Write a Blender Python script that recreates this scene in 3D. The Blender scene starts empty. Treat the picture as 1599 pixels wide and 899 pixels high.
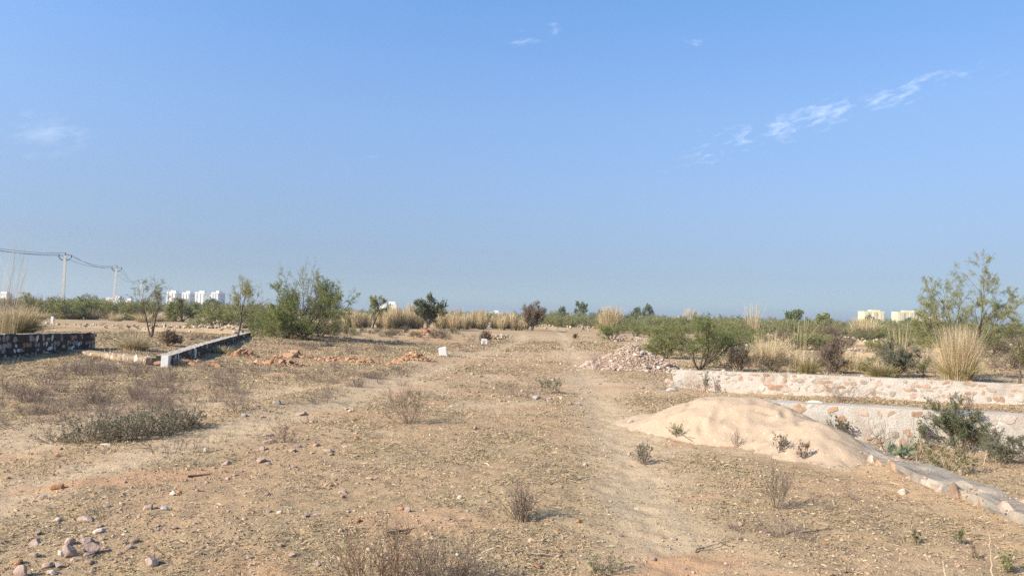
import bpy, bmesh, math, random
import numpy as np
from mathutils import Matrix, Vector

S = bpy.context.scene
COL = S.collection
PI = math.pi
R = math.radians

# ------------------------------------------------------------------ camera
FPX = 1155.0                       # focal length in photograph pixels (1599 wide)
EYE, PITCH, ROLL = 1.65, math.atan(47.5 / FPX), 0.026
cam_d = bpy.data.cameras.new('camera')
cam_d.sensor_width = 36.0
cam_d.lens = 36.0 * FPX / 1599.0
cam_d.clip_start, cam_d.clip_end = 0.05, 30000.0
cam = bpy.data.objects.new('camera', cam_d)
COL.objects.link(cam)
fwd = np.array([0, math.cos(PITCH), math.sin(PITCH)])
r0, u0 = np.array([1.0, 0, 0]), np.array([0, -math.sin(PITCH), math.cos(PITCH)])
rgt = r0 * math.cos(ROLL) + u0 * math.sin(ROLL)
upv = -r0 * math.sin(ROLL) + u0 * math.cos(ROLL)
cam.matrix_world = Matrix(((rgt[0], upv[0], -fwd[0], 0), (rgt[1], upv[1], -fwd[1], 0), (rgt[2], upv[2], -fwd[2], EYE), (0, 0, 0, 1)))
S.camera = cam

def ray(x, y):
    d = fwd + rgt * ((x - 799.5) / FPX) - upv * ((y - 449.5) / FPX)
    return d / np.linalg.norm(d)

# ------------------------------------------------------------------ light
SUN_DIR = np.array([-0.84, -0.54])
SUN_DIR = SUN_DIR / np.linalg.norm(SUN_DIR)
SUN_EL = R(31)
sun_d = bpy.data.lights.new('sun', 'SUN')
sun_d.energy, sun_d.angle, sun_d.color = 5.0, R(0.55), (1.0, 0.90, 0.76)
sun = bpy.data.objects.new('sun', sun_d)
COL.objects.link(sun)
to_sun = Vector((SUN_DIR[0] * math.cos(SUN_EL), SUN_DIR[1] * math.cos(SUN_EL), math.sin(SUN_EL)))
sun.rotation_euler = to_sun.to_track_quat('Z', 'Y').to_euler()
sun.location = (-20, -20, 30)

S.view_settings.view_transform = 'Standard'
S.view_settings.look = 'None'
S.view_settings.gamma = 1.0
S.view_settings.use_curve_mapping = False
S.view_settings.exposure = 0.72

class NT:
    """small helper for node trees"""
    def __init__(s, tree):
        s.t = tree
        tree.nodes.clear()
    def n(s, kind, ins=None, **props):
        nd = s.t.nodes.new('ShaderNode' + kind)
        for k, v in props.items():
            setattr(nd, k, v)
        for k, v in (ins or {}).items():
            sock = nd.inputs[k]
            if isinstance(v, bpy.types.NodeSocket):
                s.t.links.new(v, sock)
            elif isinstance(v, bpy.types.Node):
                s.t.links.new(v.outputs[0], sock)
            else:
                sock.default_value = v
        return nd
    def math(s, op, a, b=None, c=None, clamp=False):
        ins = {0: a}
        if b is not None: ins[1] = b
        if c is not None: ins[2] = c
        return s.n('Math', ins, operation=op, use_clamp=clamp).outputs[0]
    def mix(s, f, a, b, mode='MIX'):
        nd = s.t.nodes.new('ShaderNodeMix')
        nd.data_type = 'RGBA'; nd.blend_type = mode
        for i, v in ((0, f), (6, a), (7, b)):
            if isinstance(v, bpy.types.NodeSocket): s.t.links.new(v, nd.inputs[i])
            elif i == 0: nd.inputs[0].default_value = v
            else: nd.inputs[i].default_value = (*v[:3], 1)
        return nd.outputs[2]
    def ramp(s, f, stops, interp='LINEAR'):
        nd = s.t.nodes.new('ShaderNodeValToRGB')
        nd.color_ramp.interpolation = interp
        e = nd.color_ramp.elements
        while len(e) < len(stops): e.new(0.5)
        for i, (p, c) in enumerate(stops):
            e[i].position = p
            e[i].color = (*c, 1) if isinstance(c, (tuple, list)) else (c, c, c, 1)
        if isinstance(f, bpy.types.NodeSocket): s.t.links.new(f, nd.inputs[0])
        return nd.outputs[0]
    def noise(s, vec, scale, detail=4, rough=0.55, dist=0.0, out=0):
        ins = {'Scale': scale, 'Detail': detail, 'Roughness': rough, 'Distortion': dist}
        if vec is not None: ins['Vector'] = vec
        return s.n('TexNoise', ins).outputs[out]

# ------------------------------------------------------------------ sky
world = bpy.data.worlds.new('World')
S.world = world
world.use_nodes = True
w = NT(world.node_tree)
sky = w.n('TexSky', sky_type='NISHITA', sun_disc=False, sun_elevation=SUN_EL,
          sun_rotation=math.atan2(SUN_DIR[0], SUN_DIR[1]), altitude=300, air_density=1.0, dust_density=1.0, ozone_density=1.4)
tc = w.n('TexCoord')
dirv = tc.outputs['Generated']
sep = w.n('SeparateXYZ', {0: dirv})
SKY_TINT = [(0.0, (0.531, 0.677, 0.945)), (0.0209, (0.531, 0.677, 0.945)), (0.0399, (0.485, 0.578, 0.816)), (0.0588, (0.483, 0.538, 0.727)), (0.0885, (0.534, 0.562, 0.721)), (0.1287, (0.625, 0.655, 0.78)), (0.1814, (0.746, 0.783, 0.915)), (0.258, (0.876, 0.961, 1.111)), (0.3306, (0.886, 1.064, 1.275)), (0.3927, (0.872, 1.145, 1.38)), (1.0, (0.872, 1.145, 1.38))]
SKY_GAIN = 1.0
col = w.n('VectorMath', {0: sky.outputs[0], 1: w.ramp(sep.outputs[2], [(p, tuple(min(1, v / 3.0) for v in c)) for p, c in SKY_TINT])}, operation='MULTIPLY').outputs[0]
col = w.n('VectorMath', {0: col, 'Scale': 3.0 * SKY_GAIN}, operation='SCALE').outputs[0]

col = w.n('VectorMath', {0: col, 'Scale': w.math('SUBTRACT', 1.0, w.math('MULTIPLY', sep.outputs[0], 0.22))}, operation='SCALE').outputs[0]

def cloud(x0, y0, x1, y1, thick, scale, lo, hi, amount, seed):
    """thin high cloud along the great circle from one sky direction to another"""
    a, b = ray(x0, y0), ray(x1, y1)
    m = (a + b); m /= np.linalg.norm(m)
    u = (b - a); half = np.linalg.norm(u) / 2; u /= np.linalg.norm(u)
    v = np.cross(m, u)
    du = w.n('VectorMath', {0: dirv, 1: tuple(u)}, operation='DOT_PRODUCT').outputs['Value']
    dv = w.n('VectorMath', {0: dirv, 1: tuple(v)}, operation='DOT_PRODUCT').outputs['Value']
    cu = float(np.dot(m, u)); cv = float(np.dot(m, v))
    eu = w.math('POWER', w.math('ABSOLUTE', w.math('DIVIDE', w.math('SUBTRACT', du, cu), half)), 3.0)
    ev = w.math('POWER', w.math('ABSOLUTE', w.math('DIVIDE', w.math('SUBTRACT', dv, cv), thick)), 2.0)
    mask = w.math('POWER', 2.718, w.math('MULTIPLY', w.math('ADD', eu, ev), -1.0))
    vec = w.n('CombineXYZ', {0: w.math('MULTIPLY', du, 0.8), 1: w.math('MULTIPLY', dv, 2.0), 2: seed})
    nz = w.noise(vec, scale, 5, 0.55, 0.25)
    big = w.noise(vec, scale * 0.36, 2, 0.5)
    s = w.math('ADD', w.math('MULTIPLY', nz, 0.62), w.math('MULTIPLY', big, 0.38))
    s = w.math('SUBTRACT', s, w.math('MULTIPLY', w.math('SUBTRACT', 1.0, mask), 0.22))
    a_ = w.n('MapRange', {0: s, 1: lo, 2: hi, 3: 0.0, 4: amount}, clamp=True, interpolation_type='SMOOTHSTEP')
    return w.math('MULTIPLY', a_.outputs[0], mask)

cl = cloud(985, 268, 1640, 78, 0.026, 66, 0.44, 0.72, 0.38, 2.2)
for args in ((0, 228, 160, 205, 0.035, 30, 0.43, 0.70, 0.19, 8.2), (740, 72, 900, 42, 0.022, 40, 0.46, 0.68, 0.34, 1.7),
             (480, 245, 640, 250, 0.02, 26, 0.47, 0.7, 0.2, 5.5), (1020, 60, 1120, 66, 0.012, 40, 0.5, 0.7, 0.25, 6.4)):
    cl = w.math('ADD', cl, cloud(*args), clamp=True)
col = w.mix(cl, col, (7.6, 8.2, 9.4))
bg = w.n('Background', {0: col, 1: 0.105})
w.n('OutputWorld', {0: bg})

# ------------------------------------------------------------------ numbers
def hash2(xi, yi, seed):
    h = (xi.astype(np.int64) * 374761393 + yi.astype(np.int64) * 668265263 + seed * 974711) & 0xffffffff
    h = ((h ^ (h >> 13)) * 1274126177) & 0xffffffff
    h = ((h ^ (h >> 16)) * 2246822519) & 0xffffffff
    return ((h ^ (h >> 15)) & 0xffffff) / float(0xffffff)

def vnoise(x, y, seed=0):
    xi, yi = np.floor(x), np.floor(y)
    fx, fy = x - xi, y - yi
    fx = fx * fx * fx * (fx * (fx * 6 - 15) + 10); fy = fy * fy * fy * (fy * (fy * 6 - 15) + 10)
    a, b = hash2(xi, yi, seed), hash2(xi + 1, yi, seed)
    c, d = hash2(xi, yi + 1, seed), hash2(xi + 1, yi + 1, seed)
    return (a + (b - a) * fx) * (1 - fy) + (c + (d - c) * fx) * fy

def fbm(x, y, seed=0, oct=4, gain=0.5):
    x = np.asarray(x, float); y = np.asarray(y, float)
    s, amp, tot = 0, 1.0, 0
    for i in range(oct):
        s = s + amp * vnoise(x + 17.3 * i, y - 9.1 * i, seed + i)
        tot += amp; amp *= gain; x = x * 2.03; y = y * 2.03
    return s / tot

def sst(a, b, x):
    t = np.clip((x - a) / (b - a), 0, 1)
    return t * t * (3 - 2 * t)

# lines of the plot walls
def y_wall_b(X): return 14.1 - 0.243 * (X - 5.4)
def y_wall_a(X): return 19.5 - 0.29 * (X - 4.4)
XC = 4.62
def edge_left(Y): return np.interp(Y, [-50, 0, 12, 31, 56, 75, 100], [-4.6, -4.3, -3.9, -3.0, -1.0, 3, 8])

def ground_z(X, Y):
    X = np.asarray(X, float); Y = np.asarray(Y, float)
    dist = np.hypot(X, Y)
    z = (fbm(X / 17, Y / 17, 5, 3) - 0.5) * 0.34 * sst(6, 45, dist)
    z = z + (fbm(X / 2.1, Y / 2.1, 11, 3) - 0.5) * 0.09
    z = z + (fbm(X / 0.42, Y / 0.42, 23, 3) - 0.5) * 0.034 * np.clip(1.4 - dist / 40, 0, 1)
    z = z + (fbm(X / 0.13, Y / 0.13, 41, 3) - 0.5) * 0.042 * np.clip(1.3 - dist / 22, 0, 1)
    # the plot to the side of the track lies lower and ends in a bank
    e = edge_left(Y)
    drop = np.interp(Y, [0, 8, 14, 25, 36, 58, 76, 90], [0.02, 0.08, 0.12, 0.22, 0.5, 0.45, 0.0, -0.15])
    side = np.interp(X, [-60, -24, -16, -11, -5, 40], [0.0, 0.1, 0.2, 0.75, 1, 1])
    z = z - sst(0, 1.8, e - X + (fbm(X / 1.5, Y / 1.5, 3, 2) - .5) * 1.2) * drop * side
    # low berm along that edge
    z = z + 0.07 * np.exp(-((X - e + 0.2) / 0.5) ** 2) * sst(9, 14, Y) * (1 - sst(40, 60, Y))
    # the building plot past the kerb wall is dug out
    right = sst(XC - 0.12, XC + 0.12, X) * (1 - sst(40, 60, Y))
    yb, ya = y_wall_b(X), y_wall_a(X)
    inpit = 1 - sst(yb - 0.12, yb + 0.12, Y)
    z = z - right * (inpit * 0.50 + (1 - inpit) * 0.07)
    z = z + 0.045 * np.exp(-((X - 4.36) / 0.22) ** 2) * (0.3 + 1.2 * fbm(X * 2, Y * 1.6, 19, 3)) * (1 - sst(11, 13, Y))
    # worn wheel lines
    z = z - 0.03 * np.exp(-((X - track_r(Y)) / 0.45) ** 2) - 0.02 * np.exp(-((X - track_l(Y)) / 0.5) ** 2)
    return z

def track_r(Y): return np.interp(Y, [0, 4.7, 7, 9.5, 13, 20, 40, 90], [0.9, 1.25, 1.25, 1.5, 1.75, 2.2, 3.2, 6])
def track_l(Y): return np.interp(Y, [0, 5, 8, 13, 20, 31, 60], [-4.2, -4.4, -4.3, -3.2, -2.6, -1.6, 1.0])

def masks(X, Y):
    """(bare pale soil, red soil, grey thatch), each 0..1: what lies on the ground"""
    n1 = fbm(X / 1.3, Y / 1.3, 61, 4); n2 = fbm(X / 3.5, Y / 3.5, 77, 4); n3 = fbm(X / 0.8, Y / 0.8, 91, 3)
    bare = np.exp(-((X - track_r(Y)) / 0.55) ** 2) * 1.0 + np.exp(-((X - track_l(Y)) / 0.6) ** 2) * 0.9
    bare = bare + np.exp(-((X + 6.8 - 0.05 * Y) / 1.3) ** 2) * sst(8, 10, Y) * (1 - sst(17, 22, Y))
    bare = np.clip(bare * (0.75 + 1.1 * (n1 - 0.3)) + np.clip((n2 - 0.54) * 5, 0, 0.85), 0, 1)
    red = np.clip((n3 * 0.5 + n2 * 0.5 - 0.56) * 6, 0, 0.8) * sst(0.35, 0.6, n1)
    for cx, cy, a, b, ang, k in ((-3.62, 7.3, 1.25, 0.34, 0.62, 1.0), (-4.6, 5.95, 0.75, 0.2, 0.35, 0.8), (1.35, 5.25, 0.45, 0.28, 0.3, 1.0),
                                 (1.2, 4.8, 0.75, 0.32, 0.0, 1.0), (2.6, 18.6, 0.9, 0.5, 0, 0.8), (1.85, 7.2, .25, .12, 0, .6), (-2.4, 12.4, 1.0, 0.5, 0.2, .6),
                                 (-1.0, 28, 4.0, 1.2, 0, 0.6), (-9, 31, 5, 1.6, .1, .75), (-12, 42, 5, 2, 0, .6), (-6.5, 64, 3.2, 5, 0, .85), (-0.6, 6.0, 0.7, 0.35, 0, .55)):
        c, s = math.cos(ang), math.sin(ang)
        u = ((X - cx) * c + (Y - cy) * s) / a; v = (-(X - cx) * s + (Y - cy) * c) / b
        red = np.maximum(red, np.clip(1.35 - (u * u + v * v) - (n3 - .5) * 1.4, 0, 1) * k)
    thatch = np.clip((n1 - 0.34) * 3.2, 0, 1) * (1 - bare * 0.85) * (1 - red * 0.8)
    field = sst(0.5, 3.0, edge_left(Y) - X) * sst(13, 17, np.hypot(X, Y))
    thatch = np.clip(thatch + field * np.clip((n2 - .36) * 4, 0, 1) * .9 * (1 - red), 0, 1)
    return bare * (1 - .5 * field), np.clip(red, 0, 1), thatch

def surface_z(X, Y):
    """ground, or the sand heap where it covers the ground"""
    z = float(ground_z(X, Y))
    if 'sand_z' in globals() and 1.2 < X < 5.6 and 8 < Y < 14.5:
        z = max(z, float(sand_z(np.float64(X), np.float64(Y))))
    return z

def hit(x, y):
    """ground point seen at photo pixel x, y"""
    d = ray(x, y)
    z = 0.0
    for _ in range(24):
        t = (EYE - z) / max(-d[2], 1e-4)
        px, py = d[0] * t, d[1] * t
        z = 0.5 * z + 0.5 * surface_z(px, py)
    return px, py, surface_z(px, py)

def at(x, D):
    """ground point in photo column x at distance D"""
    d = ray(x, 500 + 0.026 * (x - 800))
    X = d[0] / d[1] * D
    return X, D, float(ground_z(X, D))

# ------------------------------------------------------------------ mesh helpers
def np_mesh(name, V, polys, mats=(), midx=None, smooth=False):
    """polys: list of (m, k) index arrays"""
    me = bpy.data.meshes.new(name)
    V = np.ascontiguousarray(V, np.float32)
    me.vertices.add(len(V)); me.vertices.foreach_set('co', V.ravel())
    loops = np.concatenate([p.ravel() for p in polys]).astype(np.int32)
    sizes = np.concatenate([np.full(len(p), p.shape[1]) for p in polys])
    starts = np.concatenate([[0], np.cumsum(sizes)[:-1]]).astype(np.int32)
    me.loops.add(len(loops)); me.loops.foreach_set('vertex_index', loops)
    me.polygons.add(len(sizes)); me.polygons.foreach_set('loop_start', starts)
    for m in mats: me.materials.append(m)
    if midx is not None: me.polygons.foreach_set('material_index', np.asarray(midx, np.int32))
    me.polygons.foreach_set('use_smooth', np.full(len(sizes), smooth))
    me.update(calc_edges=True)
    me.validate()
    return me

class MB:
    def __init__(s): s.v, s.f, s.n = [], [], 0
    def add(s, V, F, mi=0):
        V = np.asarray(V, float).reshape(-1, 3)
        for f in (F if isinstance(F, list) else [F]):
            s.f.append((np.asarray(f, int) + s.n, mi))
        s.v.append(V); s.n += len(V)
        return s
    def box(s, c, size, mi=0, rz=0.0):
        x, y, z = (np.array(size) / 2)
        V = np.array([[-x, -y, -z], [x, -y, -z], [x, y, -z], [-x, y, -z], [-x, -y, z], [x, -y, z], [x, y, z], [-x, y, z]])
        cc, ss = math.cos(rz), math.sin(rz)
        V = np.stack([V[:, 0] * cc - V[:, 1] * ss, V[:, 0] * ss + V[:, 1] * cc, V[:, 2]], 1) + np.array(c)
        return s.add(V, np.array([[0, 3, 2, 1], [4, 5, 6, 7], [0, 1, 5, 4], [1, 2, 6, 5], [2, 3, 7, 6], [3, 0, 4, 7]]), mi)
    def mesh(s, name, mats, smooth=False):
        V = np.concatenate(s.v)
        return np_mesh(name, V, [f for f, _ in s.f], mats, np.concatenate([np.full(len(f), m) for f, m in s.f]), smooth)

def link(name, me, parent=None, loc=None, rz=0.0, scale=None):
    o = bpy.data.objects.new(name, me)
    COL.objects.link(o)
    if parent is not None: o.parent = parent
    if loc is not None: o.location = loc
    if rz: o.rotation_euler.z = rz
    if scale is not None: o.scale = (scale,) * 3 if isinstance(scale, (int, float)) else scale
    return o

def tag(o, label, cat, group=None, kind=None):
    if label: o['label'] = label
    if cat: o['category'] = cat
    if group: o['group'] = group
    o['kind'] = kind or ('thing' if cat else 'structure')
    return o

def empty(name, loc, rz=0.0, scale=1.0):
    o = bpy.data.objects.new(name, None)
    o.empty_display_size = 0.2
    COL.objects.link(o)
    o.location = loc; o.rotation_euler.z = rz; o.scale = (scale,) * 3 if isinstance(scale, (int, float)) else scale
    return o

def copy_thing(src, loc, rz=0.0, scale=None, label=None, group=None):
    o = src.copy(); COL.objects.link(o)
    o.location = loc; o.rotation_euler = (0, 0, rz)
    if scale is not None: o.scale = (scale,) * 3 if isinstance(scale, (int, float)) else scale
    if label: o['label'] = label
    if group: o['group'] = group
    for ch in src.children:
        c = ch.copy(); COL.objects.link(c); c.parent = o
        for g in ch.children:
            d = g.copy(); COL.objects.link(d); d.parent = c
    return o

def unit(a): return a / np.maximum(np.linalg.norm(a, axis=-1, keepdims=True), 1e-9)

def tubes(P, Rr, k=4):
    """P (m,n,3) polylines, Rr (m,n) radii -> verts, quads"""
    m, n, _ = P.shape
    T = np.gradient(P, axis=1); T = unit(T)
    ref = np.where(np.abs(T[..., 2:3]) > 0.9, np.array([1.0, 0, 0]), np.array([0, 0, 1.0]))
    A = unit(np.cross(T, ref)); B = np.cross(T, A)
    ang = np.arange(k) * 2 * PI / k
    V = P[:, :, None] + Rr[:, :, None, None] * (A[:, :, None] * np.cos(ang)[:, None] + B[:, :, None] * np.sin(ang)[:, None])
    idx = np.arange(m * n * k).reshape(m, n, k)
    a, b = idx[:, :-1], idx[:, 1:]
    F = np.stack([a, np.roll(a, -1, 2), np.roll(b, -1, 2), b], -1).reshape(-1, 4)
    return V.reshape(-1, 3), F

def ribbons(P, W, rng, side=None):
    """P (m,n,3), W (m,n) half widths -> flat blades"""
    m, n, _ = P.shape
    T = unit(np.gradient(P, axis=1))
    if side is None:
        side = unit(rng.normal(size=(m, 1, 3)))
    A = unit(np.cross(T, side))
    V = np.stack([P - A * W[..., None], P + A * W[..., None]], 2).reshape(-1, 3)
    idx = np.arange(m * n * 2).reshape(m, n, 2)
    F = np.stack([idx[:, :-1, 0], idx[:, :-1, 1], idx[:, 1:, 1], idx[:, 1:, 0]], -1).reshape(-1, 4)
    return V, F

def leaves(pos, direc, L, W, rng):
    """rhombic leaves as quads"""
    m = len(pos)
    d = unit(direc)
    sd = unit(np.cross(d, rng.normal(size=(m, 3))))
    L = np.broadcast_to(L, m)[:, None]; W = np.broadcast_to(W, m)[:, None]
    bend = np.cross(sd, d) * L * 0.12
    V = np.stack([pos, pos + d * L * 0.45 + sd * W + bend, pos + d * L, pos + d * L * 0.45 - sd * W + bend], 1).reshape(-1, 3)
    return V, np.arange(m * 4).reshape(-1, 4)

def ico(sub):
    bm = bmesh.new(); bmesh.ops.create_icosphere(bm, subdivisions=sub, radius=1)
    V = np.array([v.co[:] for v in bm.verts]); F = np.array([[v.index for v in f.verts] for f in bm.faces]); bm.free()
    return V, F
ICO = {i: ico(i) for i in (1, 2, 3)}

def rock(rng, sub=2, size=(1, 1, 1), cuts=9, rough=0.03):
    V, F = ICO[sub]
    V = V.copy()
    for _ in range(cuts):
        n = unit(rng.normal(size=3)); d = rng.uniform(0.5, 0.85)
        over = V @ n - d
        V = V - np.where(over > 0, over, 0)[:, None] * n * 0.96
    V = V + rng.normal(size=V.shape) * rough
    return V * np.array(size), F

def rot_rand(rng, m, tilt=None):
    """m random rotation matrices; tilt limits the lean from upright"""
    a = rng.uniform(0, 2 * PI, m)
    Z = np.zeros((m, 3, 3)); Z[:, 0, 0] = np.cos(a); Z[:, 0, 1] = -np.sin(a); Z[:, 1, 0] = np.sin(a); Z[:, 1, 1] = np.cos(a); Z[:, 2, 2] = 1
    if tilt is None:
        q = unit(rng.normal(size=(m, 4))); w_, x, y, z = q.T
        return np.stack([np.stack([1 - 2 * (y * y + z * z), 2 * (x * y - z * w_), 2 * (x * z + y * w_)], 1),
                         np.stack([2 * (x * y + z * w_), 1 - 2 * (x * x + z * z), 2 * (y * z - x * w_)], 1),
                         np.stack([2 * (x * z - y * w_), 2 * (y * z + x * w_), 1 - 2 * (x * x + y * y)], 1)], 1)
    b = rng.normal(size=m) * tilt
    X = np.zeros((m, 3, 3)); X[:, 0, 0] = 1; X[:, 1, 1] = np.cos(b); X[:, 1, 2] = -np.sin(b); X[:, 2, 1] = np.sin(b); X[:, 2, 2] = np.cos(b)
    return np.einsum('mij,mjk->mik', X, Z)

def scatter_rocks(rng, pos, size, sub=1, flat=0.65, protos=10, cuts=7):
    """many small stones in one go: pos (m,3), size (m,)"""
    Vs, Fs, n = [], [], 0
    pick = rng.integers(0, protos, len(pos))
    for i in range(protos):
        sel = np.nonzero(pick == i)[0]
        if not len(sel): continue
        V, F = rock(rng, sub, (1, rng.uniform(.6, .95), flat * rng.uniform(.7, 1.1)), cuts, 0.05 if sub == 1 else .03)
        M = rot_rand(rng, len(sel), 0.35)
        W = np.einsum('mij,vj->mvi', M, V) * size[sel][:, None, None] + pos[sel][:, None, :]
        Vs.append(W.reshape(-1, 3)); Fs.append((F[None] + (np.arange(len(sel)) * len(V))[:, None, None]).reshape(-1, 3) + n)
        n += len(sel) * len(V)
    return np.concatenate(Vs), np.concatenate(Fs)

# ------------------------------------------------------------------ materials
def mat(name, rough=0.95, spec=0.2):
    m = bpy.data.materials.new(name); m.use_nodes = True
    t = NT(m.node_tree)
    p = t.n('BsdfPrincipled', {'Roughness': rough, 'Specular IOR Level': spec})
    o = t.n('OutputMaterial', {0: p})
    return m, t, p

def setc(t, p, c):
    if isinstance(c, bpy.types.NodeSocket): t.t.links.new(c, p.inputs['Base Color'])
    else: p.inputs['Base Color'].default_value = (*c, 1)

def bump(t, p, h, strength=0.5, dist=0.02):
    b = t.n('Bump', {'Strength': strength, 'Distance': dist, 'Height': h})
    t.t.links.new(b.outputs[0], p.inputs['Normal'])

def island_mat(name, stops, rough=0.95, transl=0.0, vary=0.25, scale=30.0, spec=0.15, obj=0.0, bumpy=0.0):
    """colour picked per loose piece (stone, blade, leaf) along a ramp, with fine mottling"""
    m, t, p = mat(name, rough, spec)
    g = t.n('NewGeometry')
    c = t.ramp(g.outputs['Random Per Island'], stops)
    tc_ = t.n('TexCoord')
    if vary:
        nz = t.noise(tc_.outputs['Object'], scale, 4, 0.6)
        c = t.mix(1.0, c, t.ramp(nz, [(0.25, 1 - vary), (0.75, 1 + 0 * vary)]), 'MULTIPLY')
    if obj:
        oi = t.n('ObjectInfo')
        c = t.mix(1.0, c, t.ramp(oi.outputs['Random'], [(0, (1 - obj, 1 - obj, 1 - obj * .8)), (0.5, (1 - obj * .2, 1 - obj * .45, 1 - obj * .6)), (1, (1, 1, 1))]), 'MULTIPLY')
    setc(t, p, c)
    if bumpy:
        bump(t, p, t.noise(tc_.outputs['Object'], scale * 1.5, 5, 0.65), bumpy, 0.02)
    if transl:
        tr = t.n('BsdfTranslucent', {0: c})
        mx = t.n('MixShader', {0: transl, 1: p.outputs[0], 2: tr.outputs[0]})
        out = [n for n in t.t.nodes if n.type == 'OUTPUT_MATERIAL'][0]
        t.t.links.new(mx.outputs[0], out.inputs[0])
    return m

def soil_mat():
    m, t, p = mat('dry_soil', 1.0, 0.1)
    tcx = t.n('TexCoord'); v = tcx.outputs['Object']
    at_ = t.n('VertexColor', layer_name='cover')
    s = t.n('SeparateColor', {0: at_.outputs[0]})
    bare, red, thatch = s.outputs
    n_big = t.noise(v, 0.35, 5, 0.6); n_mid = t.noise(v, 2.2, 6, 0.62); n_fine = t.noise(v, 22, 5, 0.7); n_grit = t.noise(v, 75, 4, 0.7)
    earth = t.mix(n_mid, (0.355, 0.24, 0.132), (0.465, 0.335, 0.195))
    earth = t.mix(t.ramp(n_big, [(0.38, 0.0), (0.66, 0.55)]), earth, (0.43, 0.28, 0.165))
    pale = t.mix(n_mid, (0.49, 0.365, 0.225), (0.55, 0.42, 0.27))
    redc = t.mix(n_mid, (0.43, 0.245, 0.132), (0.50, 0.32, 0.185))
    litter = t.mix(n_fine, (0.235, 0.18, 0.107), (0.48, 0.385, 0.232))
    c = t.mix(t.math('MULTIPLY', bare, 0.85), earth, pale)
    tm = t.math('MULTIPLY', thatch, t.ramp(n_fine, [(0.40, 0.0), (0.60, 0.85)]))
    c = t.mix(tm, c, litter)
    c = t.mix(t.math('MULTIPLY', red, t.ramp(n_mid, [(0.2, 0.7), (0.6, 1.0)])), c, redc)
    # small dark and light crumbs
    vor = t.n('TexVoronoi', {'Vector': v, 'Scale': 42, 'Randomness': 1.0})
    rnd = t.n('SeparateColor', {0: vor.outputs['Color']}).outputs[0]
    crumb = t.math('MULTIPLY', t.math('LESS_THAN', vor.outputs['Distance'], 0.34), t.math('GREATER_THAN', rnd, 0.62))
    ccol = t.ramp(rnd, [(0.62, (0.22, 0.15, 0.09)), (0.76, (0.40, 0.25, 0.15)), (0.88, (0.52, 0.38, 0.27)), (1.0, (0.58, 0.50, 0.40))], 'CONSTANT')
    c = t.mix(t.math('MULTIPLY', crumb, 0.75), c, ccol)
    c = t.mix(1.0, c, t.ramp(n_grit, [(0.3, 0.80), (0.7, 1.12)]), 'MULTIPLY')
    setc(t, p, c)
    hgt = t.math('ADD', t.math('MULTIPLY', n_fine, 0.7), t.math('ADD', t.math('MULTIPLY', n_grit, 0.35), t.math('MULTIPLY', crumb, 0.25)))
    bump(t, p, hgt, 0.9, 0.022)
    return m

def wall_mat(name, lo, hi, stain, scale=6.0, b=0.5):
    m, t, p = mat(name, 0.95, 0.15)
    v = t.n('TexCoord').outputs['Object']
    n1 = t.noise(v, scale, 6, 0.65); n2 = t.noise(v, scale * 0.35, 4, 0.6); n3 = t.noise(v, scale * 7, 5, 0.7)
    c = t.mix(n1, lo, hi)
    c = t.mix(t.ramp(n2, [(0.48, 0.0), (0.66, 0.8)]), c, stain)
    c = t.mix(1.0, c, t.ramp(n3, [(0.3, 0.8), (0.65, 1.0)]), 'MULTIPLY')
    setc(t, p, c)
    bump(t, p, t.math('ADD', n3, n1), b, 0.02)
    return m

def flat_mat(name, c, rough=0.8, vary=0.12, scale=3.0, spec=0.3, metal=0.0):
    m, t, p = mat(name, rough, spec)
    p.inputs['Metallic'].default_value = metal
    v = t.n('TexCoord').outputs['Object']
    setc(t, p, t.mix(1.0, c, t.ramp(t.noise(v, scale, 5, 0.6), [(0.3, 1 - vary), (0.7, 1.0)]), 'MULTIPLY'))
    return m

M = {}
M['soil'] = soil_mat()
M['sand'] = None
def sand_mat():
    m, t, p = mat('building_sand', 1.0, 0.1)
    v = t.n('TexCoord').outputs['Object']
    n1 = t.noise(v, 1.6, 5, 0.6); n2 = t.noise(v, 30, 5, 0.7); n3 = t.noise(v, 140, 3, 0.7)
    c = t.mix(n1, (0.43, 0.318, 0.216), (0.495, 0.376, 0.26))
    damp = t.noise(v, 2.6, 6, 0.7, 0.6)
    c = t.mix(t.ramp(damp, [(0.52, 0.0), (0.68, 0.6)]), c, (0.37, 0.265, 0.175))
    c = t.mix(1.0, c, t.ramp(n3, [(0.3, 0.80), (0.7, 1.06)]), 'MULTIPLY')
    vor = t.n('TexVoronoi', {'Vector': v, 'Scale': 26})
    rnd = t.n('SeparateColor', {0: vor.outputs['Color']}).outputs[0]
    sp = t.math('MULTIPLY', t.math('LESS_THAN', vor.outputs['Distance'], 0.22), t.math('GREATER_THAN', rnd, 0.72))
    c = t.mix(sp, c, t.ramp(rnd, [(0.72, (0.35, 0.26, 0.17)), (0.86, (0.68, 0.58, 0.46))], 'CONSTANT'))
    setc(t, p, c)
    bump(t, p, t.math('ADD', t.math('MULTIPLY', n2, .8), t.math('ADD', t.math('MULTIPLY', n3, .3), n1)), 0.55, 0.025)
    return m
M['sand'] = sand_mat()
M['straw'] = island_mat('dry_straw', [(0, (0.20, 0.148, 0.09)), (0.35, (0.325, 0.245, 0.142)), (0.8, (0.45, 0.35, 0.205)), (1, (0.60, 0.50, 0.315))], transl=0.15, vary=0)
M['tuft'] = island_mat('standing_dry_grass', [(0, (0.24, 0.185, 0.12)), (0.5, (0.42, 0.34, 0.20)), (1, (0.54, 0.45, 0.27))], transl=0.2, vary=0)
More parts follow.
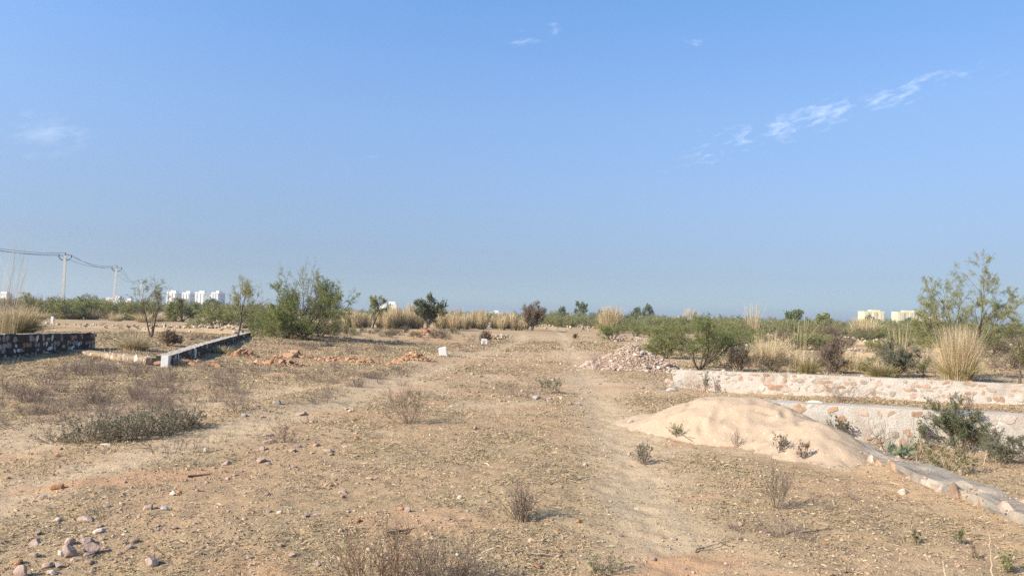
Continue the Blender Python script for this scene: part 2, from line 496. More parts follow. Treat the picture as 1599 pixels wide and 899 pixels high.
M['pebble'] = island_mat('pebbles', [(0, (0.31, 0.205, 0.13)), (0.4, (0.44, 0.30, 0.20)), (0.7, (0.51, 0.355, 0.25)), (0.93, (0.44, 0.34, 0.245)), (1, (0.56, 0.45, 0.34))], vary=0.25, scale=60)
M['rock'] = island_mat('pinkish_field_stone', [(0, (0.50, 0.33, 0.25)), (0.5, (0.58, 0.42, 0.33)), (1, (0.48, 0.38, 0.31))], vary=0.35, scale=22, obj=0.25, bumpy=0.5)
M['white_rock'] = island_mat('pale_stone', [(0, (0.54, 0.45, 0.34)), (1, (0.62, 0.53, 0.42))], vary=0.2, scale=30, bumpy=0.4)
M['grey_rock'] = island_mat('grey_stone', [(0, (0.30, 0.275, 0.25)), (1, (0.42, 0.39, 0.355))], vary=0.3, scale=25, bumpy=0.4)
M['brown_rock'] = island_mat('reddish_clod', [(0, (0.33, 0.16, 0.085)), (1, (0.42, 0.22, 0.12))], vary=0.35, scale=25, bumpy=0.5)
M['rubble'] = island_mat('broken_stone', [(0, (0.29, 0.20, 0.145)), (0.25, (0.47, 0.32, 0.24)), (0.5, (0.53, 0.40, 0.305)), (0.75, (0.44, 0.35, 0.28)), (1, (0.62, 0.52, 0.42))], vary=0.3, scale=25)
M['drystone'] = island_mat('dry_wall_stone', [(0, (0.28, 0.20, 0.14)), (0.3, (0.46, 0.34, 0.24)), (0.6, (0.52, 0.43, 0.34)), (1, (0.66, 0.58, 0.48))], vary=0.35, scale=8)
M['stone_pale_wall'] = island_mat('faced_stone', [(0, (0.34, 0.22, 0.155)), (0.22, (0.46, 0.31, 0.19)), (0.4, (0.48, 0.35, 0.28)), (0.6, (0.52, 0.44, 0.36)), (0.8, (0.36, 0.28, 0.22)), (1, (0.60, 0.55, 0.47))], vary=0.35, scale=14, bumpy=0.5)
M['stone_dark_wall'] = island_mat('stone_in_dark_mortar', [(0, (0.30, 0.25, 0.21)), (0.35, (0.42, 0.36, 0.31)), (0.6, (0.50, 0.45, 0.40)), (0.8, (0.55, 0.24, 0.11)), (0.9, (0.78, 0.75, 0.70)), (1, (0.80, 0.77, 0.72))], vary=0.3, scale=9)
M['plaster'] = wall_mat('smeared_cement', (0.45, 0.40, 0.335), (0.60, 0.55, 0.475), (0.38, 0.31, 0.245), 5.0, 0.9)
M['plaster_top'] = wall_mat('cement_coping', (0.40, 0.35, 0.29), (0.54, 0.48, 0.40), (0.42, 0.34, 0.26))
M['grey_cement'] = wall_mat('weathered_grey_cement', (0.16, 0.14, 0.115), (0.36, 0.31, 0.25), (0.50, 0.41, 0.30), 5.0, 0.6)
M['dark_mortar'] = wall_mat('dark_mortar', (0.045, 0.038, 0.030), (0.10, 0.085, 0.068), (0.12, 0.095, 0.07))
M['white_paint'] = flat_mat('whitewash', (0.80, 0.78, 0.74), 0.8, 0.15, 14)
M['concrete'] = flat_mat('pole_concrete', (0.74, 0.71, 0.65), 0.9, 0.15, 3)
M['steel'] = flat_mat('weathered_steel', (0.14, 0.14, 0.15), 0.6, 0.2, 8, 0.4)
M['ceramic'] = flat_mat('insulator_ceramic', (0.20, 0.13, 0.10), 0.3, 0.1, 8, 0.5)
M['wire'] = flat_mat('aluminium_wire', (0.14, 0.15, 0.17), 0.6, 0.1, 1, 0.4)
M['red_earth'] = wall_mat('dug_red_earth', (0.35, 0.215, 0.125), (0.46, 0.295, 0.175), (0.44, 0.31, 0.20), 4.0, 0.8)
M['field_earth'] = wall_mat('field_earth', (0.32, 0.235, 0.15), (0.44, 0.34, 0.215), (0.26, 0.20, 0.13), 3.0, 0.8)
M['clod'] = island_mat('red_clods', [(0, (0.26, 0.142, 0.078)), (0.6, (0.42, 0.24, 0.135)), (1, (0.50, 0.33, 0.21))], vary=0.3, scale=10)
M['bark'] = flat_mat('thorn_bark', (0.15, 0.115, 0.085), 0.95, 0.4, 6)
M['twig'] = island_mat('dry_twig', [(0, (0.11, 0.080, 0.060)), (0.6, (0.20, 0.15, 0.115)), (1, (0.32, 0.25, 0.19))], vary=0.2, scale=20)
M['twig_red'] = island_mat('reddish_brown_twig', [(0, (0.10, 0.060, 0.042)), (0.6, (0.20, 0.125, 0.085)), (1, (0.36, 0.26, 0.18))], vary=0.2, scale=20)
M['twig_olive'] = island_mat('green_grey_twig', [(0, (0.12, 0.105, 0.06)), (1, (0.24, 0.215, 0.13))], vary=0)
M['twig_pale'] = island_mat('bleached_twig', [(0, (0.26, 0.20, 0.14)), (1, (0.48, 0.39, 0.28))], vary=0.2, scale=20)
M['twig_purple'] = island_mat('greyish_purple_twig', [(0, (0.13, 0.095, 0.08)), (0.6, (0.22, 0.165, 0.14)), (1, (0.33, 0.26, 0.22))], vary=0.2, scale=20)
M['pole_stick'] = flat_mat('bare_wood', (0.48, 0.37, 0.26), 0.9, 0.25, 20)
def leafm(name, a, b, c, transl=0.48, obj=0.0):
    return island_mat(name, [(0, a), (0.5, b), (1, c)], 0.7, transl, 0, 1, 0.25, obj)
M['leaf_feather'] = leafm('feathery_olive_leaf', (0.190, 0.218, 0.087), (0.329, 0.334, 0.141), (0.521, 0.480, 0.232), obj=0.15)
M['leaf_dark'] = leafm('dark_thorn_leaf', (0.087, 0.113, 0.055), (0.156, 0.176, 0.088), (0.264, 0.264, 0.148), obj=0.1)
M['leaf_mid'] = leafm('scrub_leaf', (0.175, 0.227, 0.079), (0.296, 0.334, 0.124), (0.452, 0.451, 0.187), obj=0.35)
M['leaf_brown'] = leafm('half_dry_leaf', (0.152, 0.113, 0.073), (0.267, 0.191, 0.125), (0.406, 0.292, 0.194), obj=0.1)
M['leaf_yellow'] = leafm('yellowish_leaf', (0.13, 0.135, 0.05), (0.20, 0.20, 0.075), (0.30, 0.28, 0.12), obj=0.1)
M['leaf_grey'] = leafm('grey_green_leaf', (0.122, 0.129, 0.078), (0.189, 0.190, 0.124), (0.293, 0.274, 0.195), obj=0.1)
M['leaf_fat'] = leafm('fleshy_pale_leaf', (0.20, 0.24, 0.13), (0.28, 0.31, 0.18), (0.36, 0.38, 0.24))
M['leaf_olive'] = leafm('yellowish_olive_leaf', (0.162, 0.197, 0.058), (0.252, 0.290, 0.089), (0.370, 0.400, 0.142), obj=0.12)
M['leaf_far'] = leafm('far_tree_leaf', (0.120, 0.160, 0.078), (0.190, 0.232, 0.106), (0.296, 0.314, 0.155))
M['reed'] = island_mat('dry_reed', [(0, (0.34, 0.255, 0.145)), (0.4, (0.56, 0.45, 0.26)), (0.8, (0.68, 0.57, 0.36)), (1, (0.74, 0.66, 0.48))], transl=0.25, vary=0, obj=0.2)
M['reed_green'] = island_mat('reed_base_leaf', [(0, (0.17, 0.15, 0.06)), (0.5, (0.30, 0.26, 0.11)), (1, (0.46, 0.38, 0.19))], transl=0.25, vary=0, obj=0.2)
M['tower_cream'] = flat_mat('cream_render', (0.80, 0.69, 0.38), 0.9, 0.06, 0.1)
M['tower_white'] = flat_mat('white_render', (0.80, 0.77, 0.70), 0.9, 0.08, 0.1)
M['glass'] = flat_mat('window_glass', (0.46, 0.43, 0.35), 0.3, 0.2, 0.5, 0.5)
M['shade_grey'] = flat_mat('painted_shade_grey', (0.40, 0.41, 0.42), 0.9, 0.1, 0.2)  # shade on the white towers' right sides, put into the colour

# ------------------------------------------------------------------ ground
def lines(lo, hi, step, reach_lo, reach_hi, g=1.05):
    def tail(s, reach):
        out, d, x = [], s, 0
        while x < reach:
            d *= g; x += d; out.append(x)
        return np.array(out)
    return np.concatenate([(lo - tail(step, reach_lo))[::-1], np.arange(lo, hi + 1e-6, step), hi + tail(step, reach_hi)])
gx = lines(-8.5, 8.5, 0.048, 7000, 7000)
gy = lines(3.4, 15.5, 0.048, 400, 9000)
GX, GY = np.meshgrid(gx, gy)
GZ = ground_z(GX, GY)
nx, ny = len(gx), len(gy)
idx = np.arange(nx * ny).reshape(ny, nx)
GF = np.stack([idx[:-1, :-1], idx[:-1, 1:], idx[1:, 1:], idx[1:, :-1]], -1).reshape(-1, 4)
me = np_mesh('ground', np.stack([GX, GY, GZ], -1).reshape(-1, 3), [GF], [M['soil']], None, True)
b_, r_, t_ = masks(GX.ravel(), GY.ravel())
ca = me.color_attributes.new('cover', 'FLOAT_COLOR', 'POINT')
ca.data.foreach_set('color', np.stack([b_, r_, t_, np.ones_like(b_)], 1).astype(np.float32).ravel())
tag(link('ground', me), 'dry sandy ground with straw litter and worn wheel lines', None, None, 'structure')
del GX, GY, GZ, GF

# ------------------------------------------------------------------ walls
def stone_wall(name, pts, ztop, zbot, thick, core, top, stones, label, size=(0.07, 0.14), cover=0.6, proud=0.015, rough=0.02, seed=0, step=0.12, cat='stone wall', group=None):
    """a mortared rubble wall along a line: a lumpy core, coping strip and stones set in its faces and ends"""
    rng = np.random.default_rng(seed)
    pts = np.array(pts, float); ztop = np.array(ztop, float); zbot = np.array(zbot, float)
    seg = np.linalg.norm(np.diff(pts, axis=0), axis=1); cum = np.concatenate([[0], np.cumsum(seg)]); LEN = cum[-1]
    n = max(4, int(LEN / step))
    s = np.linspace(0, LEN, n)
    cx, cy = np.interp(s, cum, pts[:, 0]), np.interp(s, cum, pts[:, 1])
    zt, zb = np.interp(s, cum, ztop), np.interp(s, cum, zbot)
    tx, ty = np.gradient(cx), np.gradient(cy); tl = np.hypot(tx, ty); tx, ty = tx / tl, ty / tl
    nxv, nyv = -ty, tx
    hv = max(3, int((zt - zb).max() / step) + 1)
    prof = [(-1, f) for f in np.linspace(0, 1, hv)] + [(-0.5, 1), (0, 1), (0.5, 1)] + [(1, f) for f in np.linspace(1, 0, hv)]
    k = len(prof)
    off = np.array([p[0] for p in prof]) * thick / 2; fz = np.array([p[1] for p in prof])
    V = np.empty((n, k, 3))
    jit = (fbm(s[:, None] * 3.1 + np.arange(k) * 0.0, np.arange(k)[None] * 0.9 + 0 * s[:, None], seed + 5, 3) - .5) * 2 * rough
    o = off[None] + np.sign(off)[None] * jit
    V[..., 0] = cx[:, None] + nxv[:, None] * o; V[..., 1] = cy[:, None] + nyv[:, None] * o
    V[..., 2] = zb[:, None] + (zt - zb)[:, None] * fz[None] + (fz[None] > 0.99) * jit * 0.8
    ii = np.arange(n * k).reshape(n, k)
    F = np.stack([ii[:-1, :-1], ii[:-1, 1:], ii[1:, 1:], ii[1:, :-1]], -1)
    mb = MB()
    is_top = np.arange(k - 1); tmask = (is_top >= hv - 1) & (is_top < hv + 3)
    mb.add(V, [F[:, ~tmask].reshape(-1, 4)], 0)
    mb.f.append((F[:, tmask].reshape(-1, 4), 1))
    mb.f.append((ii[0][::-1][None, :], 0)); mb.f.append((ii[-1][None, :], 0))
    # stones
    P, N_, sz = [], [], []
    for sd in (-1, 1):
        z_off = 0.0
        row = 0
        while z_off < (zt - zb).max():
            h = rng.uniform(*size) * 1.5
            x = rng.uniform(0, size[1])
            while x < LEN:
                q = rng.uniform(*size)
                if rng.random() < cover:
                    X, Y = np.interp(x, s, cx), np.interp(x, s, cy); top_, bot_ = np.interp(x, s, zt), np.interp(x, s, zb)
                    z = top_ - h * 0.55 - z_off + rng.normal() * size[0] * .2
                    if z > bot_:
                        nX, nY = np.interp(x, s, nxv) * sd, np.interp(x, s, nyv) * sd
                        P.append((X + nX * thick / 2, Y + nY * thick / 2, z)); N_.append((nX, nY, 0)); sz.append((q, h * 0.62))
                x += q * 1.75
            z_off += h * 1.0; row += 1
    for e, sg in ((0, -1), (-1, 1)):
        for _ in range(int(cover * thick * (zt[e] - zb[e]) / (size[0] * size[1] * 1.6)) + 1):
            a = rng.uniform(-.42, .42) * thick
            P.append((cx[e] + nxv[e] * a, cy[e] + nyv[e] * a, rng.uniform(zb[e], zt[e] - size[0] * .5))); N_.append((tx[e] * sg, ty[e] * sg, 0)); sz.append((rng.uniform(*size) * .8, rng.uniform(*size) * .8))
    for p, nn, q in zip(P, N_, sz):
        RV, RF = rock(rng, 2, (q[0] * rng.uniform(.7, 1.35), 1, q[1] * rng.uniform(.6, 1.2)), 6, 0.03)
        dep = q[1] * 0.6
        RV = RV * np.array([1, dep, 1])
        face = dep * rng.uniform(.25, .45)
        tilt = rng.normal(size=2) * .08
        RV[:, 1] = np.minimum(RV[:, 1], face + RV[:, 0] * tilt[0] + RV[:, 2] * tilt[1] + rng.normal(size=len(RV)) * proud * .15)
        a = rng.normal() * .25
        RV = np.stack([RV[:, 0] * math.cos(a) - RV[:, 2] * math.sin(a), RV[:, 1], RV[:, 0] * math.sin(a) + RV[:, 2] * math.cos(a)], 1)
        nn = np.array(nn); t_ = np.array([-nn[1], nn[0], 0])
        pr = face - proud * rng.uniform(-.25, 1.2)
        W = np.array(p) - nn * pr + RV[:, :1] * t_ + RV[:, 1:2] * nn + RV[:, 2:3] * np.array([0, 0, 1.0])
        mb.add(W, RF, 2)
    o = link(name, mb.mesh(name, [core, top, stones]))
    tag(o, label, cat, group)
    return o

ax = np.array([4.3, 7, 10, 14, 20])
stone_wall('stone_wall', np.stack([ax, y_wall_a(ax)], 1), [0.42, .44, .44, .42, .42], [-0.25] * 5, 0.36, M['plaster'], M['plaster_top'], M['stone_pale_wall'],
           'long low cement-smeared stone wall farther from the sand heap', (0.05, 0.15), 0.78, 0.012, 0.014, 3)
bx_ = np.array([4.8, 7, 9.5, 14])
stone_wall('stone_wall', np.stack([bx_, y_wall_b(bx_)], 1), [0.21, .20, .19, .2], [-0.85] * 4, 0.40, M['plaster'], M['plaster_top'], M['stone_pale_wall'],
           'low cement-smeared stone wall with a dark green bush in front', (0.07, 0.2), 0.55, 0.010, 0.014, 8)
KY = np.linspace(1.5, 13.2, 26); KN = np.random.default_rng(4)
stone_wall('kerb_wall', np.stack([4.6 + .05 * (fbm(KY * .9, KY * 0, 9, 3) - .5), KY], 1), .10 + .13 * (fbm(KY * 1.1, KY * 0 + 4, 14, 3) - .5) + KN.normal(size=26) * .012, [-0.8] * 26, 0.38, M['grey_cement'], M['grey_cement'], M['stone_pale_wall'],
           'weathered grey-topped kerb wall running out from under the sand heap', (0.06, 0.20), 0.95, 0.03, 0.055, 15, 0.05)
# the dark wall with white stones, and the low one past it
stone_wall('stone_wall', [(-15.6, 19.5), (-16.0, 23), (-17.2, 30.3)], [0.80, .74, .62], [-0.5] * 3, 0.42, M['dark_mortar'], M['grey_cement'], M['stone_dark_wall'],
           'dark mortared wall dotted with white and orange stones beside tall reeds', (0.09, 0.20), 0.62, 0.03, 0.04, 21)
stone_wall('stone_wall', [(-10.85, 23.2), (-13.0, 31), (-15.0, 39), (-17.4, 49)], [0.20, .22, .25, .28], [-0.7] * 4, 0.40, M['dark_mortar'], M['plaster_top'], M['stone_dark_wall'],
           'low straight wall with a shaded dark face behind a white post', (0.08, 0.16), 0.35, 0.02, 0.03, 27)
stone_wall('stone_wall', [(-11.2, 23.35), (-13.2, 25.2), (-16.5, 27.9)], [0.13, .10, .04], [-0.7] * 3, 0.5, M['field_earth'], M['field_earth'], M['drystone'],
           'sunlit pale stub of wall between dark wall and white post', (0.08, 0.16), 0.4, 0.02, 0.04, 33)

def dry_wall(p0, p1, h, size, label, seed, dens=1.0, width=0.5, name='dry_stone_wall', group=None, smat='drystone'):
    rng = np.random.default_rng(seed)
    p0, p1 = np.array(p0[:2]), np.array(p1[:2]); L = np.linalg.norm(p1 - p0); d = (p1 - p0) / L; nrm = np.array([-d[1], d[0]])
    m = int(L * h * width / (size ** 3 * 6.5) * dens)
    t = rng.uniform(0, L, m); lay = rng.random(m) ** 0.9
    crest = h * (0.65 + 0.6 * fbm(t / 1.7, t * 0, seed, 3))
    off = rng.normal(size=m) * width * .33 * (1.15 - lay * .7) + (fbm(t / 4, t * 0 + 3, seed + 3, 2) - .5) * .6
    X = p0[0] + d[0] * t + nrm[0] * off; Y = p0[1] + d[1] * t + nrm[1] * off
    Z = ground_z(X, Y) + lay * crest
    V, F = scatter_rocks(rng, np.stack([X, Y, Z], 1), size * rng.uniform(.55, 1.35, m), 1, 0.7, 12)
    q = max(6, int(L / .5)); tt = np.linspace(0, L, q); wob = (fbm(tt / 4, tt * 0 + 3, seed + 3, 2) - .5) * .6
    ch = h * (0.65 + 0.6 * fbm(tt / 1.7, tt * 0, seed, 3)) * .62 * min(1, dens)
    CV = []
    for sd, f in ((-1.1, -.25), (-.45, 1), (.45, 1), (1.1, -.25)):
        xx = p0[0] + d[0] * tt + nrm[0] * (wob + sd * width * .5); yy = p0[1] + d[1] * tt + nrm[1] * (wob + sd * width * .5)
        CV.append(np.stack([xx, yy, ground_z(xx, yy) + np.where(f > 0, ch, -.15)], 1))
    CV = np.stack(CV, 1); ii = np.arange(q * 4).reshape(q, 4)
    CF = np.stack([ii[:-1, :-1], ii[:-1, 1:], ii[1:, 1:], ii[1:, :-1]], -1).reshape(-1, 4)
    mb = MB(); mb.add(CV.reshape(-1, 3), CF, 1); mb.add(V, F, 0)
    return tag(link(name, mb.mesh(name, [M[smat], M['field_earth']])), label, 'stone wall', group)

dry_wall(at(440, 103), at(655, 101), 0.85, 0.20, 'rough dry stone wall below pale reeds between two thorn bushes', 1)
dry_wall(at(690, 108), at(800, 112), 0.7, 0.19, 'broken dry stone wall in front of golden reed patch', 2)
dry_wall(at(842, 112), at(945, 112), 0.8, 0.20, 'dry stone wall closing the track beside tall pale reed clump', 3)
dry_wall(at(222, 54), at(378, 52), 0.5, 0.15, 'pale low field wall crossing behind two sparse thorn trees', 4, 1.2, .5)
dry_wall(at(-40, 62), at(215, 62), 0.35, 0.15, 'thin line of field stones in front of the power poles', 5, .8)
dry_wall(at(1150, 84), at(1245, 80), 0.75, 0.19, 'dry stone wall behind the tall leaning reed stalks', 6)
dry_wall(at(1268, 70), at(1402, 66), 0.62, 0.17, 'long dry stone wall below the cream towers', 7)
dry_wall(at(1312, 44), at(1368, 43), 0.55, 0.13, 'short reddish stone stack behind yellow-green grass tufts', 8)
dry_wall(at(1120, 47), at(1215, 45), 0.5, 0.13, 'tumbled field stones behind the spreading green bush', 9, .7, .9)
dry_wall(at(1560, 62), at(1700, 58), 0.6, 0.16, 'dry stone wall behind the feathery thorn tree', 10)
dry_wall(at(960, 69), at(1075, 60), 0.35, 0.14, 'scattered yellowish stones trailing behind the rubble heap', 13, .35, 1.6)
dry_wall(at(310, 76), at(385, 74), 0.7, 0.19, 'pale stone heap in front of the white towers', 14, .6, 1.6)
dry_wall(at(1450, 55), at(1530, 52), 0.5, 0.15, 'dry stone row behind the biggest golden reed clump', 15, .8)

# ------------------------------------------------------------------ sand heap, rubble heap, earth heaps
def heap_mesh(name, fn, x0, x1, y0, y1, step, material, floor=None):
    xs, ys = np.arange(x0, x1, step), np.arange(y0, y1, step)
    X, Y = np.meshgrid(xs, ys)
    Z = fn(X, Y)
    keep = Z > ground_z(X, Y) - 0.05
    i = np.arange(X.size).reshape(X.shape)
    F = np.stack([i[:-1, :-1], i[:-1, 1:], i[1:, 1:], i[1:, :-1]], -1).reshape(-1, 4)
    kf = keep.ravel()[F].any(1)
    F = F[kf]
    used, inv = np.unique(F, return_inverse=True)
    V = np.stack([X, Y, Z], -1).reshape(-1, 3)[used]
    return np_mesh(name, V, [inv.reshape(-1, 4)], [material], None, True)

_fr = np.random.default_rng(66)
FOOT = [(_fr.uniform(2.6, 4.4), _fr.uniform(9.4, 12.4), _fr.uniform(0, 3.1)) for _ in range(26)]
def sand_z(X, Y):
    ax_, ay = X - 3.2, Y - 11.7
    t = np.clip((ax_ * 0.8 + ay * -0.65) / (0.8 ** 2 + 0.65 ** 2), 0, 1)
    d1 = np.hypot(X - 3.2 - 0.8 * t, Y - 11.7 + 0.65 * t)
    warp = (fbm(X * 1.1, Y * 1.1, 101, 3) - .5)
    z1 = 0.74 - 0.56 * np.sqrt(d1 ** 2 + 0.09) - .07 * (t - .45) ** 2 * 4 + warp * 0.16
    z2 = 0.43 - 0.42 * np.sqrt(((X - 4.08) * 1.2) ** 2 + (Y - 9.95) ** 2 + 0.03) + warp * 0.16
    z3 = 0.31 - 0.36 * np.sqrt((X - 2.86) ** 2 + (Y - 12.3) ** 2 + 0.02) + warp * .12
    k = 14.0
    z = np.log(np.exp(k * z1) + np.exp(k * z2) + np.exp(k * z3)) / k
    rill = np.abs(fbm((X - 3.6) / np.maximum(.4, np.hypot(X - 3.6, Y - 11.3)) * 5, (Y - 11.3) / np.maximum(.4, np.hypot(X - 3.6, Y - 11.3)) * 5, 117, 3) - .5)
    z = z - 0.022 * np.clip(.12 - rill, 0, 1) * 6 * np.clip(np.hypot(X - 3.6, Y - 11.3) - .3, 0, 1)
    for fx, fy, fa in FOOT:
        u = (X - fx) * math.cos(fa) + (Y - fy) * math.sin(fa); v = -(X - fx) * math.sin(fa) + (Y - fy) * math.cos(fa)
        q = (u / .13) ** 2 + (v / .055) ** 2
        z = z - .032 * np.exp(-q) + .014 * np.exp(-(np.sqrt(q) - 1.7) ** 2 * 3)
    return z + (fbm(X * 7, Y * 7, 111, 4) - .5) * 0.045 + (fbm(X * 2.6, Y * 2.6, 113, 2) - .5) * 0.06
tag(link('sand_heap', heap_mesh('sand_heap', sand_z, 0.9, 5.8, 7.4, 14.8, 0.035, M['sand'])), 'large smooth heap of pale building sand spilling onto the kerb wall', 'sand heap')

RC = hit(985, 577)
def rubble_z(X, Y):
    d = np.hypot((X - RC[0] - .15) / 1.75, (Y - RC[1] - 1.1) / 1.5)
    return 0.86 * np.clip(1 - d, -0.4, 1) ** 1.0 + (fbm(X * 2, Y * 2, 131, 4) - .5) * .22 - 0.02 + 0 * X
def rubble():
    rng = np.random.default_rng(77)
    base = heap_mesh('rubble_heap', rubble_z, RC[0] - 3, RC[0] + 3.4, RC[1] - 1.6, RC[1] + 3.8, 0.12, M['rubble'])
    n0 = len(base.vertices); co = np.empty(n0 * 3, np.float32); base.vertices.foreach_get('co', co)
    mb = MB()
    li = np.empty(len(base.loops), np.int32); base.loops.foreach_get('vertex_index', li)
    mb.add(co.reshape(-1, 3), li.reshape(-1, 4), 0)
    m = 8500
    a = rng.uniform(0, 2 * PI, m); r = np.sqrt(rng.random(m)) * 1.06
    X = RC[0] + .15 + np.cos(a) * r * 1.75; Y = RC[1] + 1.1 + np.sin(a) * r * 1.5
    Z = np.maximum(rubble_z(X, Y), ground_z(X, Y)) + 0.01
    V, F = scatter_rocks(rng, np.stack([X, Y, Z], 1), np.exp(rng.normal(-3.75, .6, m)), 1, .5, 14)
    mb.add(V, F, 1)
    bpy.data.meshes.remove(base)
    tag(link('rubble_heap', mb.mesh('rubble_heap', [M['field_earth'], M['rubble']])), 'tipped heap of broken pinkish stone beside the track', 'rubble heap', None, 'stuff')
    pr = []
    for i in range(5):
        V, F = rock(rng, 2, (1, rng.uniform(.5, .8), rng.uniform(.35, .6)), 9, .02)
        pr.append(np_mesh('stone', V, [F], [M['rock'] if i % 2 else M['rubble']]))
    k = 0
    while k < 46:
        a, r = rng.uniform(PI * .95, PI * 2.05), math.sqrt(rng.random()) * 1.12
        X = RC[0] + .15 + math.cos(a) * r * 1.75; Y = RC[1] + 1.1 + math.sin(a) * r * 1.5
        z = max(float(rubble_z(X, Y)), float(ground_z(X, Y)))
        o = link('stone', pr[k % 5], None, (X, Y, z + .02), rng.uniform(0, 6.28), float(rng.uniform(.07, .14)))
        o.rotation_euler.x = rng.normal() * .4
        tag(o, 'larger broken stone lying on the pinkish rubble heap', 'stone', 'larger stones on the rubble heap')
        k += 1
rubble()

def earth_heap(px, py, wpx, hpx, label, seed):
    rng = np.random.default_rng(seed)
    c = hit(px, py); D = math.hypot(c[0], c[1])
    wd, hh = wpx / FPX * c[1] / 2, hpx / FPX * c[1] * 1.05
    dp = wd * .55
    fn = lambda X, Y: ground_z(X, Y) - .06 + (hh + .06) * np.clip(1 - np.sqrt(((X - c[0]) / wd) ** 2 + ((Y - c[1] - dp) / dp) ** 2), -.2, 1) * (.5 + fbm(X * 1.7, Y * 1.7, seed, 4))
    base = heap_mesh('earth_heap', fn, c[0] - wd * 1.3, c[0] + wd * 1.3, c[1] - dp * .5, c[1] + dp * 2.6, max(0.08, wd / 14), M['red_earth'])
    co = np.empty(len(base.vertices) * 3, np.float32); base.vertices.foreach_get('co', co)
    li = np.empty(len(base.loops), np.int32); base.loops.foreach_get('vertex_index', li)
    mb = MB(); mb.add(co.reshape(-1, 3), li.reshape(-1, 4), 0); bpy.data.meshes.remove(base)
    m = 260
    a = rng.uniform(0, 2 * PI, m); r = np.sqrt(rng.random(m)) * 1.15
    X = c[0] + np.cos(a) * r * wd; Y = c[1] + dp + np.sin(a) * r * dp
    V, F = scatter_rocks(rng, np.stack([X, Y, np.maximum(fn(X, Y), ground_z(X, Y)) + .02], 1), np.exp(rng.normal(-2.6, .45, m)) * D / 30, 1, .7, 8)
    mb.add(V, F, 1)
    tag(link('earth_heap', mb.mesh('earth_heap', [M['red_earth'], M['clod']])), label, 'earth heap', 'dug red earth heaps in the low plot')
earth_heap(292, 571, 75, 9, 'low heap of red clods beside the white post on the wall corner', 201)
earth_heap(375, 556, 40, 8, 'small orange earth heap near the end of the low dark wall', 202)
earth_heap(425, 571, 92, 12, 'long spread of orange clods in the middle of the low plot', 203)
earth_heap(455, 558, 50, 10, 'pointed orange earth heap just behind the long spread of clods', 204)
earth_heap(520, 564, 55, 7, 'flat reddish clod heap in the low plot nearest its middle', 205)
earth_heap(560, 566, 60, 8, 'crumbled red earth heap ending towards the track edge', 206)
earth_heap(640, 563, 62, 11, 'bright orange clod ridge against the track edge below a leaning white marker', 207)
earth_heap(664, 523, 46, 9, 'orange earth spill on the far bank beneath the dark thorn bush', 208)

# ------------------------------------------------------------------ plants
def skeleton(rng, stems, levels, L0, r0, spread, wiggle, kids, ratio, up, lean=(0, 0), n=6, base_r=0.0, start=0.25):
    """a branching plant: list per level of polylines (m,n,3) with radii (m,n)"""
    out = []
    az = np.arange(stems) * 2 * PI / max(1, stems) + rng.uniform(0, 2 * PI) + rng.normal(size=stems) * .5
    tl = np.abs(rng.normal(size=stems)) * spread * .5 + spread * .55 * (stems > 1)
    d = np.stack([np.sin(tl) * np.cos(az) + lean[0], np.sin(tl) * np.sin(az) + lean[1], np.cos(tl)], 1)
    p = np.stack([np.cos(az) * base_r, np.sin(az) * base_r, np.zeros(stems)], 1) * rng.random((stems, 1)) ** .5
    L = L0 * rng.uniform(.7, 1.1, stems); rad = r0 * rng.uniform(.7, 1.1, stems)
    for lv in range(levels):
        m = len(p)
        P = np.empty((m, n, 3)); P[:, 0] = p; d = unit(d)
        dd = d.copy()
        for i in range(1, n):
            dd = unit(dd + rng.normal(size=(m, 3)) * wiggle + np.array([0, 0, up[lv]]))
            P[:, i] = P[:, i - 1] + dd * (L / (n - 1))[:, None]
        taper = np.linspace(1, 0.42 if lv < levels - 1 else 0.25, n)
        out.append((P, rad[:, None] * taper))
        if lv == levels - 1: break
        k = kids[lv]
        t = rng.uniform(start, 1.0, (m, k)); t[:, 0] = 1.0
        f = t * (n - 1); i0 = np.minimum(f.astype(int), n - 2); fr = (f - i0)[..., None]
        ar = np.arange(m)[:, None]
        q = P[ar, i0] * (1 - fr) + P[ar, i0 + 1] * fr
        tg = unit(P[ar, i0 + 1] - P[ar, i0])
        perp = unit(np.cross(tg, rng.normal(size=(m, k, 3))))
        ang = rng.uniform(.35, 1.0, (m, k, 1)); ang[:, 0] *= .4
        nd = tg * np.cos(ang) + perp * np.sin(ang)
        L = (L[:, None] * ratio[lv] * rng.uniform(.65, 1.15, (m, k)) * (1.15 - .45 * t)).ravel()
        rad = (rad[:, None] * (1 - .5 * t) * .62 * np.ones((m, k))).ravel()
        p, d = q.reshape(-1, 3), nd.reshape(-1, 3)
    return out

def wood(sk, k=(5, 4, 3, 3, 3), rmin=0.004):
    Vs, Fs, n = [], [], 0
    for (P, Rr), kk in zip(sk, k):
        V, F = tubes(P, np.maximum(Rr, rmin), kk)
        Vs.append(V); Fs.append(F + n); n += len(V)
    return np.concatenate(Vs), np.concatenate(Fs)

def twig_points(rng, P, m):
    """m random points on polylines with their directions"""
    i = rng.integers(0, len(P), m); t = rng.uniform(0.1, 1, m) * (P.shape[1] - 1.001)
    j = t.astype(int); f = (t - j)[:, None]
    return P[i, j] * (1 - f) + P[i, j + 1] * f, unit(P[i, j + 1] - P[i, j])

def fit(parts, W, H):
    """scale all point sets so the plant is H tall and about W wide"""
    allp = np.concatenate([p.reshape(-1, 3) for p in parts])
    zt = np.percentile(allp[:, 2], 98.9); wd = np.percentile(np.hypot(allp[:, 0], allp[:, 1]), 97) * 2
    return np.array([W / wd, W / wd, H / zt])

